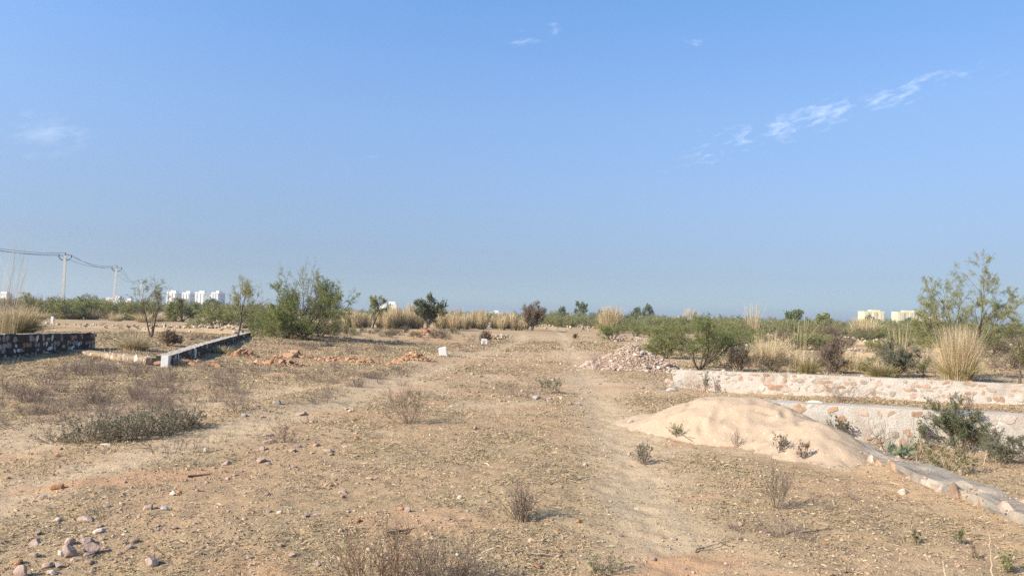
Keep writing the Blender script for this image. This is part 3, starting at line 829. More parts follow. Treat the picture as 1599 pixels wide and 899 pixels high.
def make_tree(name, W, H, seed, leafmat, n_leaf, leaf, label, cat, group=None, stems=3, levels=4, spread=.6, kids=(7, 6, 6), droop=(0.05, 0.02, 0.0, -0.02), wig=.13, bark='bark',
              r=0.05, loc=(0, 0, 0), twigs=0.0, start=.25, rmin=0.006, leafup=0.1, ratio=(.80, .66, .6), lean=(0, 0), base_r=.06, low=0):
    """thorn tree or bush: trunk mesh with its limbs, crown mesh of small leaves hanging on the twigs"""
    rng = np.random.default_rng(seed)
    sk = skeleton(rng, stems, levels, 1.0, r / H, spread, wig, kids, ratio, droop, start=start, base_r=base_r / H, lean=lean)
    s = fit([P for P, _ in sk], W, H)
    sk = [(P * s, Rr * H) for P, Rr in sk]
    root = empty(name, loc)
    tag(root, label, cat, group)
    cut = len(sk) - 2 if n_leaf > 800 else len(sk)
    V, F = wood(sk[:cut], rmin=rmin)
    link('trunk', np_mesh('trunk', V, [F], [M[bark]], None, True), root)
    if n_leaf:
        src = np.concatenate([sk[-1][0]] + ([sk[-2][0]] if low else []))
        p, d = twig_points(rng, src, n_leaf)
        p = p + rng.normal(size=p.shape) * leaf[0] * .45
        dv = d * .7 + rng.normal(size=p.shape) * .7 + np.array([0, 0, leafup])
        V, F = leaves(p, dv, leaf[0] * rng.uniform(.6, 1.3, n_leaf), leaf[1] * rng.uniform(.6, 1.3, n_leaf), rng)
        mb = MB(); mb.add(V, F, 0)
        if cut < len(sk):
            V, F = wood(sk[cut:], (3, 3), rmin * .7); mb.add(V, F, 1)
        link('crown', mb.mesh('crown', [M[leafmat], M['twig_olive']]), root)
    return root

def px_tree(name, x, ybase, ytop, wpx, *a, **k):
    c = hit(x, ybase)
    H = (ybase - ytop) / FPX * c[1]; W = wpx / FPX * c[1]
    return make_tree(name, W, H, *a, loc=(c[0], c[1], c[2] - .03), **k)

# single trees and bushes one can tell apart
px_tree('thorn_tree', 1513, 592, 409, 160, 51, 'leaf_feather', 62000, (0.046, 0.0052), 'feathery spreading thorn tree behind the largest golden reed clump', 'tree', stems=7, spread=.66, kids=(8, 7, 6), r=.036, rmin=.0035, leafup=.0, levels=4, start=.40, low=1, droop=(.10, .0, -.04, -.06), ratio=(.50, .62, .6), wig=.08, lean=(-.08, 0))
px_tree('thorn_tree', 236, 527, 437, 84, 12, 'leaf_feather', 3000, (0.09, 0.010), 'sparse thorn tree with bare dark lower branches before the power poles', 'tree', stems=3, spread=.45, kids=(5, 5, 5), r=.06, rmin=.009, start=.4)
px_tree('thorn_tree', 371, 534, 434, 74, 13, 'leaf_feather', 4600, (0.09, 0.010), 'slender thin-crowned thorn tree standing by the end of the low dark wall', 'tree', stems=1, spread=.3, kids=(9, 6, 5), r=.06, rmin=.009, start=.35, droop=(.1, .06, .03, 0))
px_tree('thorn_bush', 474, 527, 438, 150, 61, 'leaf_olive', 17000, (0.12, 0.021), 'big broad green thorn bush on the bank', 'bush', stems=12, spread=1.1, kids=(7, 6, 6), r=.05, rmin=.008, low=1, start=.3, ratio=(.6, .6, .6), droop=(.04, .04, .02, 0))
px_tree('thorn_bush', 446, 528, 478, 84, 63, 'leaf_olive', 8000, (0.12, 0.021), 'low leafy bush hiding the stems of the big broad bush', 'bush', stems=9, spread=1.0, kids=(6, 6, 6), r=.04, rmin=.008, low=1, start=.2, ratio=(.6, .6, .6))
px_tree('thorn_bush', 500, 526, 484, 90, 65, 'leaf_feather', 6000, (0.12, 0.02), 'low dusty bush beside the big broad bush on the reed side', 'bush', stems=9, spread=1.0, kids=(6, 6, 6), r=.04, rmin=.008, low=1, start=.2, ratio=(.6, .6, .6))
px_tree('thorn_tree', 468, 526, 416, 92, 48, 'leaf_feather', 1500, (0.12, 0.016), 'thin wispy branches rising out of the big broad bush', 'tree', stems=5, spread=.6, kids=(6, 5, 5), r=.05, rmin=.009, start=.5, lean=(.08, 0))
px_tree('thorn_tree', 582, 512, 464, 52, 15, 'leaf_mid', 1500, (0.24, 0.05), 'small layered open-crowned tree among the pale reeds', 'tree', stems=2, spread=.4, kids=(5, 5, 5), r=.08, rmin=.018, start=.4)
px_tree('thorn_bush', 668, 515, 463, 50, 16, 'leaf_dark', 4200, (0.22, 0.06), 'dark upright thorn bush standing between reed patches', 'bush', stems=4, spread=.4, kids=(6, 6, 5), r=.1, rmin=.016, low=1, start=.15)
px_tree('thorn_bush', 831, 516, 474, 36, 17, 'leaf_brown', 4200, (0.22, 0.05), 'brownish half-dry upright bush at the end of the track', 'bush', stems=9, spread=.28, kids=(5, 6, 5), r=.07, rmin=.018, start=.15, low=1)
px_tree('thorn_bush', 1092, 578, 494, 160, 66, 'leaf_olive', 7500, (0.07, 0.012), 'spreading yellow-green bush with several bare stems behind the rubble heap', 'bush', stems=8, spread=.9, kids=(6, 6, 6), r=.04, rmin=.005, low=1, start=.4, ratio=(.6, .6, .6))
px_tree('thorn_bush', 1490, 702, 622, 100, 19, 'leaf_dark', 19000, (0.028, 0.007), 'dense dark green bush in front of the nearer pale wall', 'bush', stems=12, spread=.75, kids=(6, 7, 6), r=.014, rmin=.002, start=.15, low=1, bark='twig')
px_tree('thorn_bush', 1571, 722, 672, 70, 20, 'leaf_grey', 3600, (0.03, 0.008), 'loose grey green shrub beside the dark bush', 'bush', stems=9, spread=.8, kids=(5, 5, 5), r=.008, rmin=.002, start=.2, bark='twig')
px_tree('thorn_bush', 755, 535, 517, 22, 22, 'leaf_brown', 900, (0.12, 0.03), 'small dark bush just behind the farther white marker', 'bush', stems=5, spread=.5, kids=(5, 5, 4), r=.03, rmin=.008, levels=4)
px_tree('thorn_bush', 285, 502, 468, 50, 23, 'leaf_mid', 4800, (0.2, 0.05), 'rounded deep green bush in front of the white towers', 'bush', stems=7, spread=.8, kids=(6, 6, 5), r=.08, rmin=.015, low=1)
px_tree('thorn_bush', 1402, 588, 532, 62, 24, 'leaf_grey', 6000, (0.06, 0.015), 'grey green bush inside the pale reed clump below the cream towers', 'bush', stems=8, spread=.7, kids=(6, 6, 5), r=.03, rmin=.005, low=1)
px_tree('thorn_bush', 262, 540, 515, 40, 25, 'leaf_brown', 1800, (0.09, 0.02), 'low brown bush between two sparse thorn trees', 'bush', stems=8, spread=.8, kids=(5, 5, 5), r=.03, rmin=.006)
px_tree('dead_bush', 1296, 584, 523, 46, 26, 'leaf_brown', 500, (0.05, 0.01), 'bare dark twiggy bush beside the leaning reed stalks', 'bush', stems=8, spread=.45, kids=(6, 6, 5), r=.02, rmin=.005, start=.2, bark='twig')
px_tree('dead_bush', 1155, 580, 540, 60, 27, 'leaf_brown', 300, (0.05, 0.01), 'charred-looking bare bush against dry grass behind the long wall', 'bush', stems=8, spread=.7, kids=(5, 6, 5), r=.03, rmin=.006, bark='bark')
px_tree('thorn_tree', 1592, 600, 520, 34, 28, 'leaf_yellow', 700, (0.06, 0.014), 'thin dark stemmed sapling at the edge of the view by the long wall', 'tree', stems=2, spread=.25, kids=(4, 4, 4), r=.04, rmin=.006, start=.5)

# reed clumps
def reed_clump(x, ybase, ytop, wpx, n, label, seed, green=.5, loose=1.0, tops=0.35, loc=None, lean=0.0, hw=None, name='reed_clump', group=None, thin=1.0):
    rng = np.random.default_rng(seed)
    c = loc or hit(x, ybase)
    D = c[1]
    H, W = hw or ((ybase - ytop) / FPX * D, wpx / FPX * D)
    root = empty(name, (c[0], c[1], c[2] - .02))
    tag(root, label, 'reeds', group)
    def blades(m, hh, ww, bend, wide, mi, nm, plume):
        a = rng.uniform(0, 2 * PI, m); r = np.sqrt(rng.random(m)) * W * .30
        base = np.stack([np.cos(a) * r, np.sin(a) * r, np.zeros(m)], 1)
        h = hh * (1 - .42 * rng.random(m) ** 1.6)
        out = np.stack([np.cos(a), np.sin(a), np.zeros(m)], 1) * (np.abs(rng.normal(size=m)) * ww * .34)[:, None] + rng.normal(size=(m, 3)) * np.array([.045, .045, 0]) * hh + np.array([lean * hh, 0, 0])
        n = 6; t = np.linspace(0, 1, n)
        P = base[:, None] + out[:, None] * (t ** bend)[None, :, None] + np.array([0, 0, 1.0]) * (h[:, None] * (t - .18 * (bend > 1.9) * t ** 3)[None])[..., None]
        kink = rng.uniform(.35, .9, m); kd = rng.normal(size=(m, 3)) * np.array([1, 1, -.35]) * (rng.random((m, 1)) < .35) * .32
        P = P + (np.clip(t[None] - kink[:, None], 0, 1) * h[:, None])[..., None] * kd[:, None]
        wd = wide * np.interp(t, [0, .3, .75, .85, 1], [1, .9, .55, 1.9, .3] if plume else [.8, 1.1, .7, .5, .1])[None] * rng.uniform(.6, 1.3, (m, 1))
        V, F = ribbons(P, wd, rng)
        link(nm, np_mesh(nm, V, [F], [M[mi]]), root)
    px = D / 740.0
    blades(int(n * tops * 1.7), H, W * .42 * loose, 1.4, max(.0022, px * .085) * thin, 'reed', 'stalks', True)
    blades(int(n * (1 - tops) * 2.2), H * .74, W * .72 * loose, 1.8, max(.0026, px * .10) * thin, 'reed' if green < .5 else 'reed_green', 'leaf_blades', False)
    if green >= .25:
        blades(int(n * .9), H * .42, W * .9 * loose, 2.0, max(.0028, px * .11), 'reed_green', 'base_leaves', False)
    return root
reed_clump(953, 519, 476, 44, 900, 'tall isolated pale golden reed clump at the far end of the track', 41, .3, .75)
reed_clump(1496, 597, 504, 62, 1300, 'largest golden reed clump close behind the long wall beside the thorn tree', 42, .3, .9)
reed_clump(1243, 580, 482, 56, 30, 'few very tall bleached reed stalks leaning over the long wall', 43, .1, .55, .6)
reed_clump(1405, 582, 500, 46, 70, 'pale thin reed stalks standing out of a grey green bush', 44, .2, .6, .6)
reed_clump(1176, 526, 472, 36, 80, 'white plumed reed clump rising over the scrub', 45, .2, .6, .7)
reed_clump(1350, 530, 492, 50, 520, 'straw coloured reed patch directly below the first cream tower', 46, .3, .9)
reed_clump(8, 528, 368, 50, 34, 'very tall bleached reed stalks at the edge of the view above the dark wall', 47, .3, .5, .6, lean=.08)
reed_clump(28, 522, 474, 70, 900, 'brown dry grass clump on top of the dark wall', 48, .6, 1.0)
reed_clump(210, 546, 514, 52, 420, 'yellow dry grass clump beside the sunlit stub of wall', 49, .3, 1.0)
reed_clump(345, 552, 538, 40, 200, 'short yellow grass tuft along the low dark wall', 50, .6, 1.0)
reed_clump(1262, 584, 552, 34, 300, 'round yellow-green grass tuft among the tall stalks', 51, .9, 1.0, .1)
reed_clump(1375, 588, 562, 44, 480, 'bright yellow-green grass cushion behind the long wall', 52, .9, 1.0, .1)
reed_clump(1200, 570, 515, 70, 420, 'drooping tan grass clump behind the tall leaning stalks', 53, .3, 1.2, .15)
reed_clump(1330, 578, 540, 70, 420, 'reddish dry grass clump in front of the short stone stack', 54, .3, 1.1, .15)
reed_clump(268, 500, 470, 24, 260, 'small upright reed clump beside the rounded deep green bush', 55, .3, .8)
reed_clump(1078, 506, 480, 26, 260, 'pinkish tan reed tuft above the spreading yellow-green bush', 56, .2, .8)
rr_ = np.random.default_rng(640)
for x0, x1, m, lo, hi in ((536, 575, 6, 24, 32), (592, 660, 12, 28, 40), (684, 758, 13, 24, 34), (768, 824, 7, 18, 30)):
    for k in range(m):
        x = x0 + (x1 - x0) * (k + rr_.random()) / m
        yb = 511 + (x - 540) * .012 + rr_.uniform(-1, 2)
        reed_clump(x, yb, yb - rr_.uniform(lo, hi), rr_.uniform(15, 26), int(rr_.uniform(170, 300)), 'golden reed clump in the row behind the dry stone walls', int(1000 + x), .3, .7, .42, group='reed row behind the far dry stone walls')

# ------------------------------------------------------------------ scrub: prototypes and copies
rng = np.random.default_rng(900)
PROTO = []
for i, (lm, st, sp, nl) in enumerate([('leaf_mid', 6, .8, 3000), ('leaf_mid', 5, .9, 2600), ('leaf_feather', 5, .75, 2400), ('leaf_mid', 7, .7, 3200), ('leaf_dark', 5, .6, 2800), ('leaf_olive', 6, .8, 2400), ('leaf_brown', 8, .7, 1500)]):
    o = make_tree('scrub_bush', 1.75 if i != 4 else 1.35, 1.0, 300 + i, lm, int(nl * .85), (0.062, 0.016), 'scrub', 'bush', stems=st, spread=sp, kids=(5, 6, 5), r=.025, rmin=.004, low=1, start=.15)
    PROTO.append(o)
first = set()
def belt(x0, x1, d0, d1, h0, h1, count, kinds, label, group, wmul=1.0):
    for k in range(count):
        x = x0 + (x1 - x0) * (k + rng.random()) / count
        D = d0 * (d1 / d0) ** rng.random()
        c = at(x, D); H = rng.uniform(h0, h1) if h1 < 3 else EYE + rng.uniform(h0, h1) * D / FPX
        i = int(rng.choice(kinds))
        sc = (H * wmul * rng.uniform(.9, 1.35), H * wmul * rng.uniform(.9, 1.35), H)
        src = PROTO[i]
        loc = (c[0], c[1], c[2] - .05 * H); rz = rng.uniform(0, 6.28)
        if i not in first:
            first.add(i); src.location = loc; src.rotation_euler.z = rz; src.scale = sc; src['label'] = label; src['group'] = group
        else:
            copy_thing(src, loc, rz, sc, label, group)
belt(62, 225, 94, 122, 7, 20, 15, [0, 1, 5, 5, 2], 'green thorn bush in the band behind the power poles and field stones', 'bushes around the power poles')
belt(-60, 430, 140, 330, 8, 15, 44, [0, 1, 2, 3, 6], 'hazy scrub bush between the power poles and the white towers', 'scrub beyond the power poles')
belt(330, 425, 66, 90, 1.9, 2.7, 8, [0, 3, 1], 'green bush in the thicket behind the slender thin-crowned tree', 'thicket behind the slender tree')
belt(430, 850, 135, 330, 6, 11, 36, [0, 2, 3, 1], 'scrub bush showing behind the golden reed row', 'scrub behind the reed row')
belt(845, 1180, 126, 190, 5, 11, 34, [0, 1, 2, 3], 'green scrub bush behind the dry stone wall closing the track', 'scrub behind the track end')
belt(845, 1340, 190, 420, 8, 15, 50, [0, 1, 2, 3, 4], 'hazy green scrub bush on the plain beyond the track', 'scrub on the plain beyond the track')
belt(1010, 1160, 34, 62, 0.6, 1.2, 7, [0, 1, 5, 3], 'leafy bush in the thicket behind the rubble heap', 'thicket behind the rubble heap')
belt(1120, 1420, 88, 130, 1, 9, 22, [0, 2, 3, 6], 'grey green bush behind the long dry stone wall', 'bushes behind the long dry stone wall')
belt(1340, 1680, 120, 330, 8, 15, 42, [0, 1, 2, 3], 'scrub bush between the feathery tree and the cream towers', 'scrub below the cream towers')
belt(1140, 1640, 46, 86, .7, 1.5, 30, [2, 5, 6, 0], 'small dusty bush dotted over the field between long wall and dry stone rows', 'bushes dotted over the walled field')
belt(940, 1160, 62, 112, .9, 1.7, 12, [0, 5, 1, 5], 'yellowish green bush on the ground behind the rubble heap and scattered stones', 'bushes behind the scattered stones')
belt(1540, 1680, 30, 50, 0.7, 1.3, 6, [6, 2], 'thin brownish bush at the foot of the feathery tree', 'brush under the feathery tree')
belt(420, 560, 64, 74, 0.6, 1.1, 7, [6, 6, 2], 'low brown brush on the bank below the big broad bush', 'brush on the shaded bank')
belt(500, 720, 62, 76, 0.4, 0.85, 18, [6], 'dry dark brush along the bank below the dark upright bush', 'dark brush along the far bank')
belt(1210, 1460, 24, 38, 0.45, 0.85, 9, [6, 2], 'low dead brush on the plot behind the long wall', 'dead brush behind the long wall')

for x, yb, yt, wp, sd, lab in ((1040, 560, 508, 70, 71, 'loose yellowish green bush touching the rubble heap'), (1130, 552, 508, 80, 72, 'pale green bush half behind the spreading yellow-green bush'), (1150, 540, 512, 60, 73, 'small yellowish bush beyond the bare charred bush')):
    px_tree('thorn_bush', x, yb, yt, wp, sd, 'leaf_olive', 4200, (0.08, 0.015), lab, 'bush', stems=8, spread=.85, kids=(6, 6, 5), r=.03, rmin=.006, start=.2, low=1)
rt = np.random.default_rng(88)
for k in range(9):
    x = 45 + 26 * k + rt.uniform(-10, 10)
    c = at(x, rt.uniform(88, 100))
    reed_clump(0, 0, 0, 0, int(rt.uniform(120, 200)), 'low tan grass clump at the foot of the bushes around the power poles', 700 + k, .3, 1.0, .2, loc=c, hw=(rt.uniform(.9, 1.7), rt.uniform(2, 3.5)), group='tan grass around the power poles')

# taller trees on the skyline
def sky_tree(x, D, H, W, label, seed, kind='leaf_far'):
    c = at(x, D)
    make_tree('broad_tree', W, H, seed, kind, 2600, (0.5, 0.2), label, 'tree', stems=1, levels=4, spread=.35, kids=(7, 6, 5), r=.28, rmin=.05, start=.35, loc=(c[0], c[1], c[2] - .1), low=1)
sky_tree(904, 330, 9.6, 6.5, 'lone round-headed tree over the scrub, nearer to the brownish bush', 401)
sky_tree(868, 260, 5.6, 7.0, 'dark low tree close to the brownish half-dry bush', 406)
sky_tree(995, 330, 7.6, 8.0, 'smaller crown next to the round tree behind the tall reed clump', 402)
sky_tree(1012, 340, 9.4, 9.0, 'larger round-headed tree behind the tall isolated reed clump', 403)
sky_tree(1234, 200, 5.7, 6.5, 'dark tree rising behind the tallest leaning reed stalks', 404)
sky_tree(1285, 210, 5.0, 5.5, 'open-crowned tree beside the dark tree on the skyline', 405, 'leaf_mid')
sky_tree(1358, 300, 6.2, 6.0, 'dark tree standing in front of the first cream tower', 407)
sky_tree(1424, 260, 5.2, 8.0, 'dark green tree in front of the wide cream tower', 408)
sky_tree(332, 300, 6.0, 7.0, 'dark tree in front of the white tower row', 409)
sky_tree(940, 380, 6.5, 9.0, 'flat dark tree beside the tall isolated reed clump', 410)

def treeline():
    rng = np.random.default_rng(55)
    m = 1500
    a = rng.uniform(-0.80, 0.80, m); D = 450 * (3200 / 450) ** rng.random(m)
    X, Y = np.tan(a) * D, D
    hgt = rng.uniform(3.0, 6.5, m) * (0.75 + .5 * fbm(X / 150, Y / 150, 71, 2)); wd = rng.uniform(3, 7, m)
    per = 130
    u = unit(rng.normal(size=(m, per, 3))) * (rng.random((m, per, 1)) ** .4)
    lump = 1 + .35 * (rng.random((m, per, 1)) - .5)
    P = np.stack([X, Y, hgt * .52], 1)[:, None] + u * lump * np.stack([wd, wd, hgt * .5], 1)[:, None]
    P = P.reshape(-1, 3); P[:, 2] = np.maximum(P[:, 2], 0.1)
    sc = np.repeat(D / 900, per).clip(.5, 2.4)
    V, F = leaves(P, rng.normal(size=P.shape), 1.3 * sc, .6 * sc, rng)
    tag(link('treeline', np_mesh('treeline', V, [F], [M['leaf_far']])), 'far hazy belt of scrub and trees along the horizon', 'treeline', None, 'stuff')
treeline()

# ------------------------------------------------------------------ buildings on the horizon
def box_mesh(name, size, m):
    mb = MB(); mb.box((0, 0, size[2] / 2), size); return mb.mesh(name, [m])
def tower(x, D, wpx, hpx_above, label, paint, floors, bays, seed, rz=0.0, depth=18, wing=True, side_shade=None, name='apartment_tower'):
    """slab block of flats: stepped wall volumes, roof rooms, parapet, window openings one by one"""
    rng = np.random.default_rng(seed)
    c = at(x, D)
    Wd = wpx / FPX * D; H = hpx_above / FPX * D + EYE
    root = empty(name, (c[0], c[1], -0.5), rz)
    tag(root, label, 'building')
    mb = MB()
    mb.box((0, 0, H / 2), (Wd, depth, H))
    if wing:
        for k in range(3):
            mb.box((Wd * (-.36 + .36 * k), -depth / 2 - .7, H * .49), (Wd * .17, 1.6, H * .98))
    link('wall', mb.mesh('wall', [M[paint]]), root)
    rf = MB(); rf.box((0, 0, H + .5), (Wd * 1.005, depth * 1.01, 1.0)); link('parapet', rf.mesh('parapet', [M[paint]]), root)
    for k, (fx, fw) in enumerate(((rng.uniform(-.1, .05), .28), (rng.uniform(.2, .3), .16))):
        rb = MB(); rb.box((Wd * fx, 0, H + 2.4), (Wd * fw, depth * .5, 3.0)); link('roof_room', rb.mesh('roof_room', [M[paint]]), root)
    if side_shade:
        pb = MB(); pb.box((Wd / 2 + .15, 0, H * .5), (.3, depth * .8, H * .9)); link('painted_shade_side', pb.mesh('painted_shade_side', [M[side_shade]]), root)  # grey sheet over the right side, painting in the shade of that face
    wm = box_mesh('window', (Wd / bays * .42, .3, H / floors * .42), M['glass'])
    for f in range(floors):
        for b in range(bays):
            X = Wd * ((b + .5) / bays - .5)
            inwing = wing and any(abs(X - Wd * (-.36 + .36 * k)) < Wd * .085 + Wd / bays * .21 for k in range(3))
            link('window', wm, root, (X, -depth / 2 - (1.55 if inwing else .1), H * (f + .3) / floors))
# cream towers
tower(1360.5, 1350, 35, 25, 'narrower cream apartment tower standing on its own', 'tower_cream', 9, 7, 501, .10)
tower(1418.5, 1400, 47, 25.5, 'wide cream apartment tower beside the feathery thorn tree', 'tower_cream', 9, 9, 502, .12)
tower(1456, 1500, 24, 17, 'short cream block half hidden by the feathery thorn tree', 'tower_cream', 5, 5, 503, .1)
# white towers
tower(271, 1400, 17, 27, 'white tower block closest to the power poles', 'tower_white', 9, 4, 504, -.25, 16, True, 'shade_grey')
tower(293, 1430, 15, 26.5, 'white tower block second from the power poles', 'tower_white', 9, 4, 505, -.25, 16, True, 'shade_grey')
tower(315, 1400, 17, 27.5, 'white tower block third from the power poles with stepped roof', 'tower_white', 9, 4, 506, -.25, 16, True)
tower(328, 1420, 10, 22, 'lower white block squeezed between two white towers', 'tower_white', 7, 3, 507, -.2, 14, False)
tower(340, 1390, 13, 28, 'white tower block farthest from the poles with shaded side painted grey', 'tower_white', 9, 3, 508, -.25, 20, True, 'shade_grey')
def house(x, D, wpx, top, label, seed, paint='tower_white'):
    c = at(x, D); Wd = wpx / FPX * D; H = top / FPX * D + EYE
    root = empty('flat_roofed_house', (c[0], c[1], -.3), 0.1)
    tag(root, label, 'house')
    mb = MB(); mb.box((0, 0, H / 2), (Wd, Wd * .7, H)); mb.box((Wd * .2, Wd * .05, H + .9), (Wd * .4, Wd * .4, 1.8)); link('wall', mb.mesh('wall', [M[paint]]), root)
    pb = MB(); pb.box((0, 0, H + .2), (Wd * 1.03, Wd * .73, .4)); link('roof', pb.mesh('roof', [M[paint]]), root)
    wm = box_mesh('window', (Wd * .10, .2, H * .22), M['glass'])
    for k in range(4): link('window', wm, root, (Wd * (-.36 + .24 * k), -Wd * .35 - .05, H * .5))
house(606, 420, 26, 17, 'wide white house showing above the golden reed row', 1)
house(771, 620, 16, 9, 'small pinkish white house seen between reed row and brownish bush', 2)
house(1160, 700, 9, 7, 'tiny white house over the scrub beside the white plumed reeds', 3)
house(1203, 760, 8, 6, 'tiny white house between white plumed reeds and dark tree', 4)
house(2, 600, 22, 18, 'white house at the edge of the view behind the tallest reeds', 5)
house(178, 640, 22, 16, 'long white shed behind the second power pole', 6)
house(198, 660, 16, 13, 'lower white shed behind the second and third power poles', 7)
house(1058, 900, 10, 8, 'grey white house far behind the spreading bush', 9)

# ------------------------------------------------------------------ power line
def pole(x, D, label, lean=0.0, proto=[]):
    X, Y, z = at(x, D)
    if proto:
        o = copy_thing(proto[0], (X, Y, z), proto[0].rotation_euler.z, None, label)
    else:
        o = empty('power_pole', (X, Y, z), 0.34)
        tag(o, label, 'power pole', 'concrete poles carrying the power line')
        mb = MB()
        prof = np.array([[-1, -1], [1, -1], [1, 1], [-1, 1]]) * .5
        zs = [-.5, 8.6]; ws = [(.44, .32), (.27, .22)]
        V = np.concatenate([np.column_stack([prof * np.array(w_), np.full(4, zz)]) for zz, w_ in zip(zs, ws)])
        mb.add(V, np.array([[0, 3, 2, 1], [4, 5, 6, 7], [0, 1, 5, 4], [1, 2, 6, 5], [2, 3, 7, 6], [3, 0, 4, 7]]))
        link('post', mb.mesh('post', [M['concrete']]), o)
        P = np.array([[[-.75, 0, 8.35], [-.45, 0, 8.0], [0, 0, 7.85], [.45, 0, 8.0], [.75, 0, 8.35]]])
        V, F = tubes(P, np.full((1, 5), .065), 6)
        arm = link('cross_arm', np_mesh('cross_arm', V, [F], [M['steel']]), o)
        zi = np.linspace(0, .32, 7)
        V, F = tubes(np.stack([np.zeros(7), np.zeros(7), zi], 1)[None], np.array([[.05, .1, .06, .11, .06, .09, .03]]), 8)
        im = np_mesh('insulator', V, [F], [M['ceramic']], None, True)
        for px_, pz in ((-.75, 8.35), (.75, 8.35), (0, 8.62)): link('insulator', im, o, (px_, 0, pz))
        proto.append(o)
    o.rotation_euler.y = lean
    return X, Y, z, lean
tops = [pole(-95, 80, 'concrete power pole just outside the view'),
        pole(97.5, 101, 'tallest concrete power pole in view, by the dark wall with reeds', 0.0),
        pole(175.5, 128, 'concrete power pole second tallest, leaning slightly over the bushes', .04),
        pole(218, 182, 'thin pale power pole inside the sparse thorn tree', .01),
        pole(261.5, 226, 'farthest power pole, dark top beside the white towers')]
for k, (dx, dz, lab) in enumerate(((-.75, 8.70, 'slack power wire on the outer arms of the poles'), (0, 8.97, 'slack power wire on the pole tops'), (.75, 8.70, 'slack power wire on the inner arms of the poles'))):
    pts = []
    for (x0, y0, z0, l0), (x1, y1, z1, l1) in zip(tops[:-1], tops[1:]):
        t = np.linspace(0, 1, 15)[:-1]
        ox = dx * math.cos(.34); oy = dx * math.sin(.34)
        a = np.array([x0 + ox + math.sin(l0) * dz, y0 + oy, z0 + dz]); b = np.array([x1 + ox + math.sin(l1) * dz, y1 + oy, z1 + dz])
        p = a + (b - a) * t[:, None]; p[:, 2] -= 4 * (1.15 + .12 * k) * t * (1 - t) * (np.linalg.norm(b - a) / 45)
        pts.append(p)
    pts.append(b[None])
    P = np.concatenate(pts)[None]
    V, F = tubes(P, np.full(P.shape[:2], .022), 4)
    tag(link('power_wire', np_mesh('power_wire', V, [F], [M['wire']])), lab, 'wire', 'wires of the power line')

# ------------------------------------------------------------------ white boundary stones
def marker(x, ybase, wpx, hpx, label, tilt=0.0, thick=.14, rz=.2, name='boundary_marker'):
    c = hit(x, ybase); W, H = wpx / FPX * c[1], hpx / FPX * c[1]
    bm = bmesh.new(); bmesh.ops.create_cube(bm, size=1)
    rr = random.Random(int(x))
    for v in bm.verts:
        v.co = Vector((v.co.x * W * (1 + rr.uniform(-.05, .05)), v.co.y * thick, (v.co.z + .5) * (H + .1) * (1 + rr.uniform(-.04, .04))))
    bmesh.ops.bevel(bm, geom=bm.edges[:], offset=W * .05, segments=2, affect='EDGES')
    me = bpy.data.meshes.new(name); bm.to_mesh(me); bm.free(); me.materials.append(M['white_paint'])
    o = link(name, me, None, (c[0], c[1], c[2] - .1), rz); o.rotation_euler.y = tilt
    tag(o, label, 'boundary marker', 'whitewashed boundary markers')
marker(692.5, 555, 12, 13, 'leaning whitewashed slab at the track edge, the larger of two', -.14)
marker(756, 537, 9, 8, 'smaller squat whitewashed slab farther along the track edge', .05)
marker(258, 573, 11, 18, 'whitewashed post at the near corner of the low dark wall', .02, .22)
marker(301.5, 559, 8, 14, 'whitewashed post halfway along the low dark wall', .0, .18)
marker(82, 504, 3.6, 10, 'small pale post in the field near the tallest power pole', .0, .3)

# broken wall ends far along the track
def stone_group(x, y, wpx, hpx, n, label, seed, m='drystone', name='wall_stub'):
    rng = np.random.default_rng(seed); c = hit(x, y); W, H = wpx / FPX * c[1], hpx / FPX * c[1]
    p = np.stack([rng.uniform(-.5, .5, n) * W, rng.normal(size=n) * .15, rng.random(n) * H], 1) + np.array(c)
    V, F = scatter_rocks(rng, p, rng.uniform(.10, .2, n) * min(1, H / .4 + .2), 1, .75, 6)
    tag(link(name, np_mesh(name, V, [F], [M[m]])), label, 'stone wall')
stone_group(780, 530, 26, 8, 46, 'broken end of a stone wall beside the farther white slab', 1)
stone_group(963, 533, 22, 7, 26, 'small scatter of white and brown stones behind the rubble heap', 2, 'rubble')

# ------------------------------------------------------------------ foreground brush and weeds
def dry_bush(x, ybase, hpx, wpx, label, seed, stems=16, levels=3, material='twig', kids=(5, 5), leafmat=None, n_leaf=0, leaf=(.02, .006), spread=.55, name='dry_bush', group=None, up=(.06, .05, .03), base=.12, cat='dry bush', r=.0035, wig=.14, lean=(0, 0), depth=1.0, loc=None, hw=None):
    rng = np.random.default_rng(seed)
    c = loc or hit(x, ybase)
    H, W = hw or (hpx / FPX * c[1], wpx / FPX * c[1])
    sk = skeleton(rng, stems, levels, 1.0, .02, spread, wig, kids, (.6, .55, .5), up, base_r=base * W / H, start=.15, lean=lean)
    s = fit([P for P, _ in sk], W, H) * np.array([1, depth, 1])
    sk = [(P * s, np.maximum(Rr / .02 * r, .0011)) for P, Rr in sk]
    V, F = wood(sk, (4, 3, 3, 3), .0011)
    if not n_leaf:
        o = link(name, np_mesh(name, V, [F], [M[material]], None, False), None, (c[0], c[1], c[2] - .015))
    else:
        o = empty(name, (c[0], c[1], c[2] - .015))
        link('stems', np_mesh('stems', V, [F], [M[material]]), o)
        p, d = twig_points(rng, np.concatenate([a for a, _ in sk[1:]]), n_leaf)
        V, F = leaves(p, d * .6 + rng.normal(size=p.shape) * .6 + np.array([0, 0, .15]), leaf[0] * rng.uniform(.6, 1.3, n_leaf), leaf[1] * rng.uniform(.6, 1.3, n_leaf), rng)
        link('leaves', np_mesh('leaves', V, [F], [M[leafmat]]), o)
    return tag(o, label, cat, group)

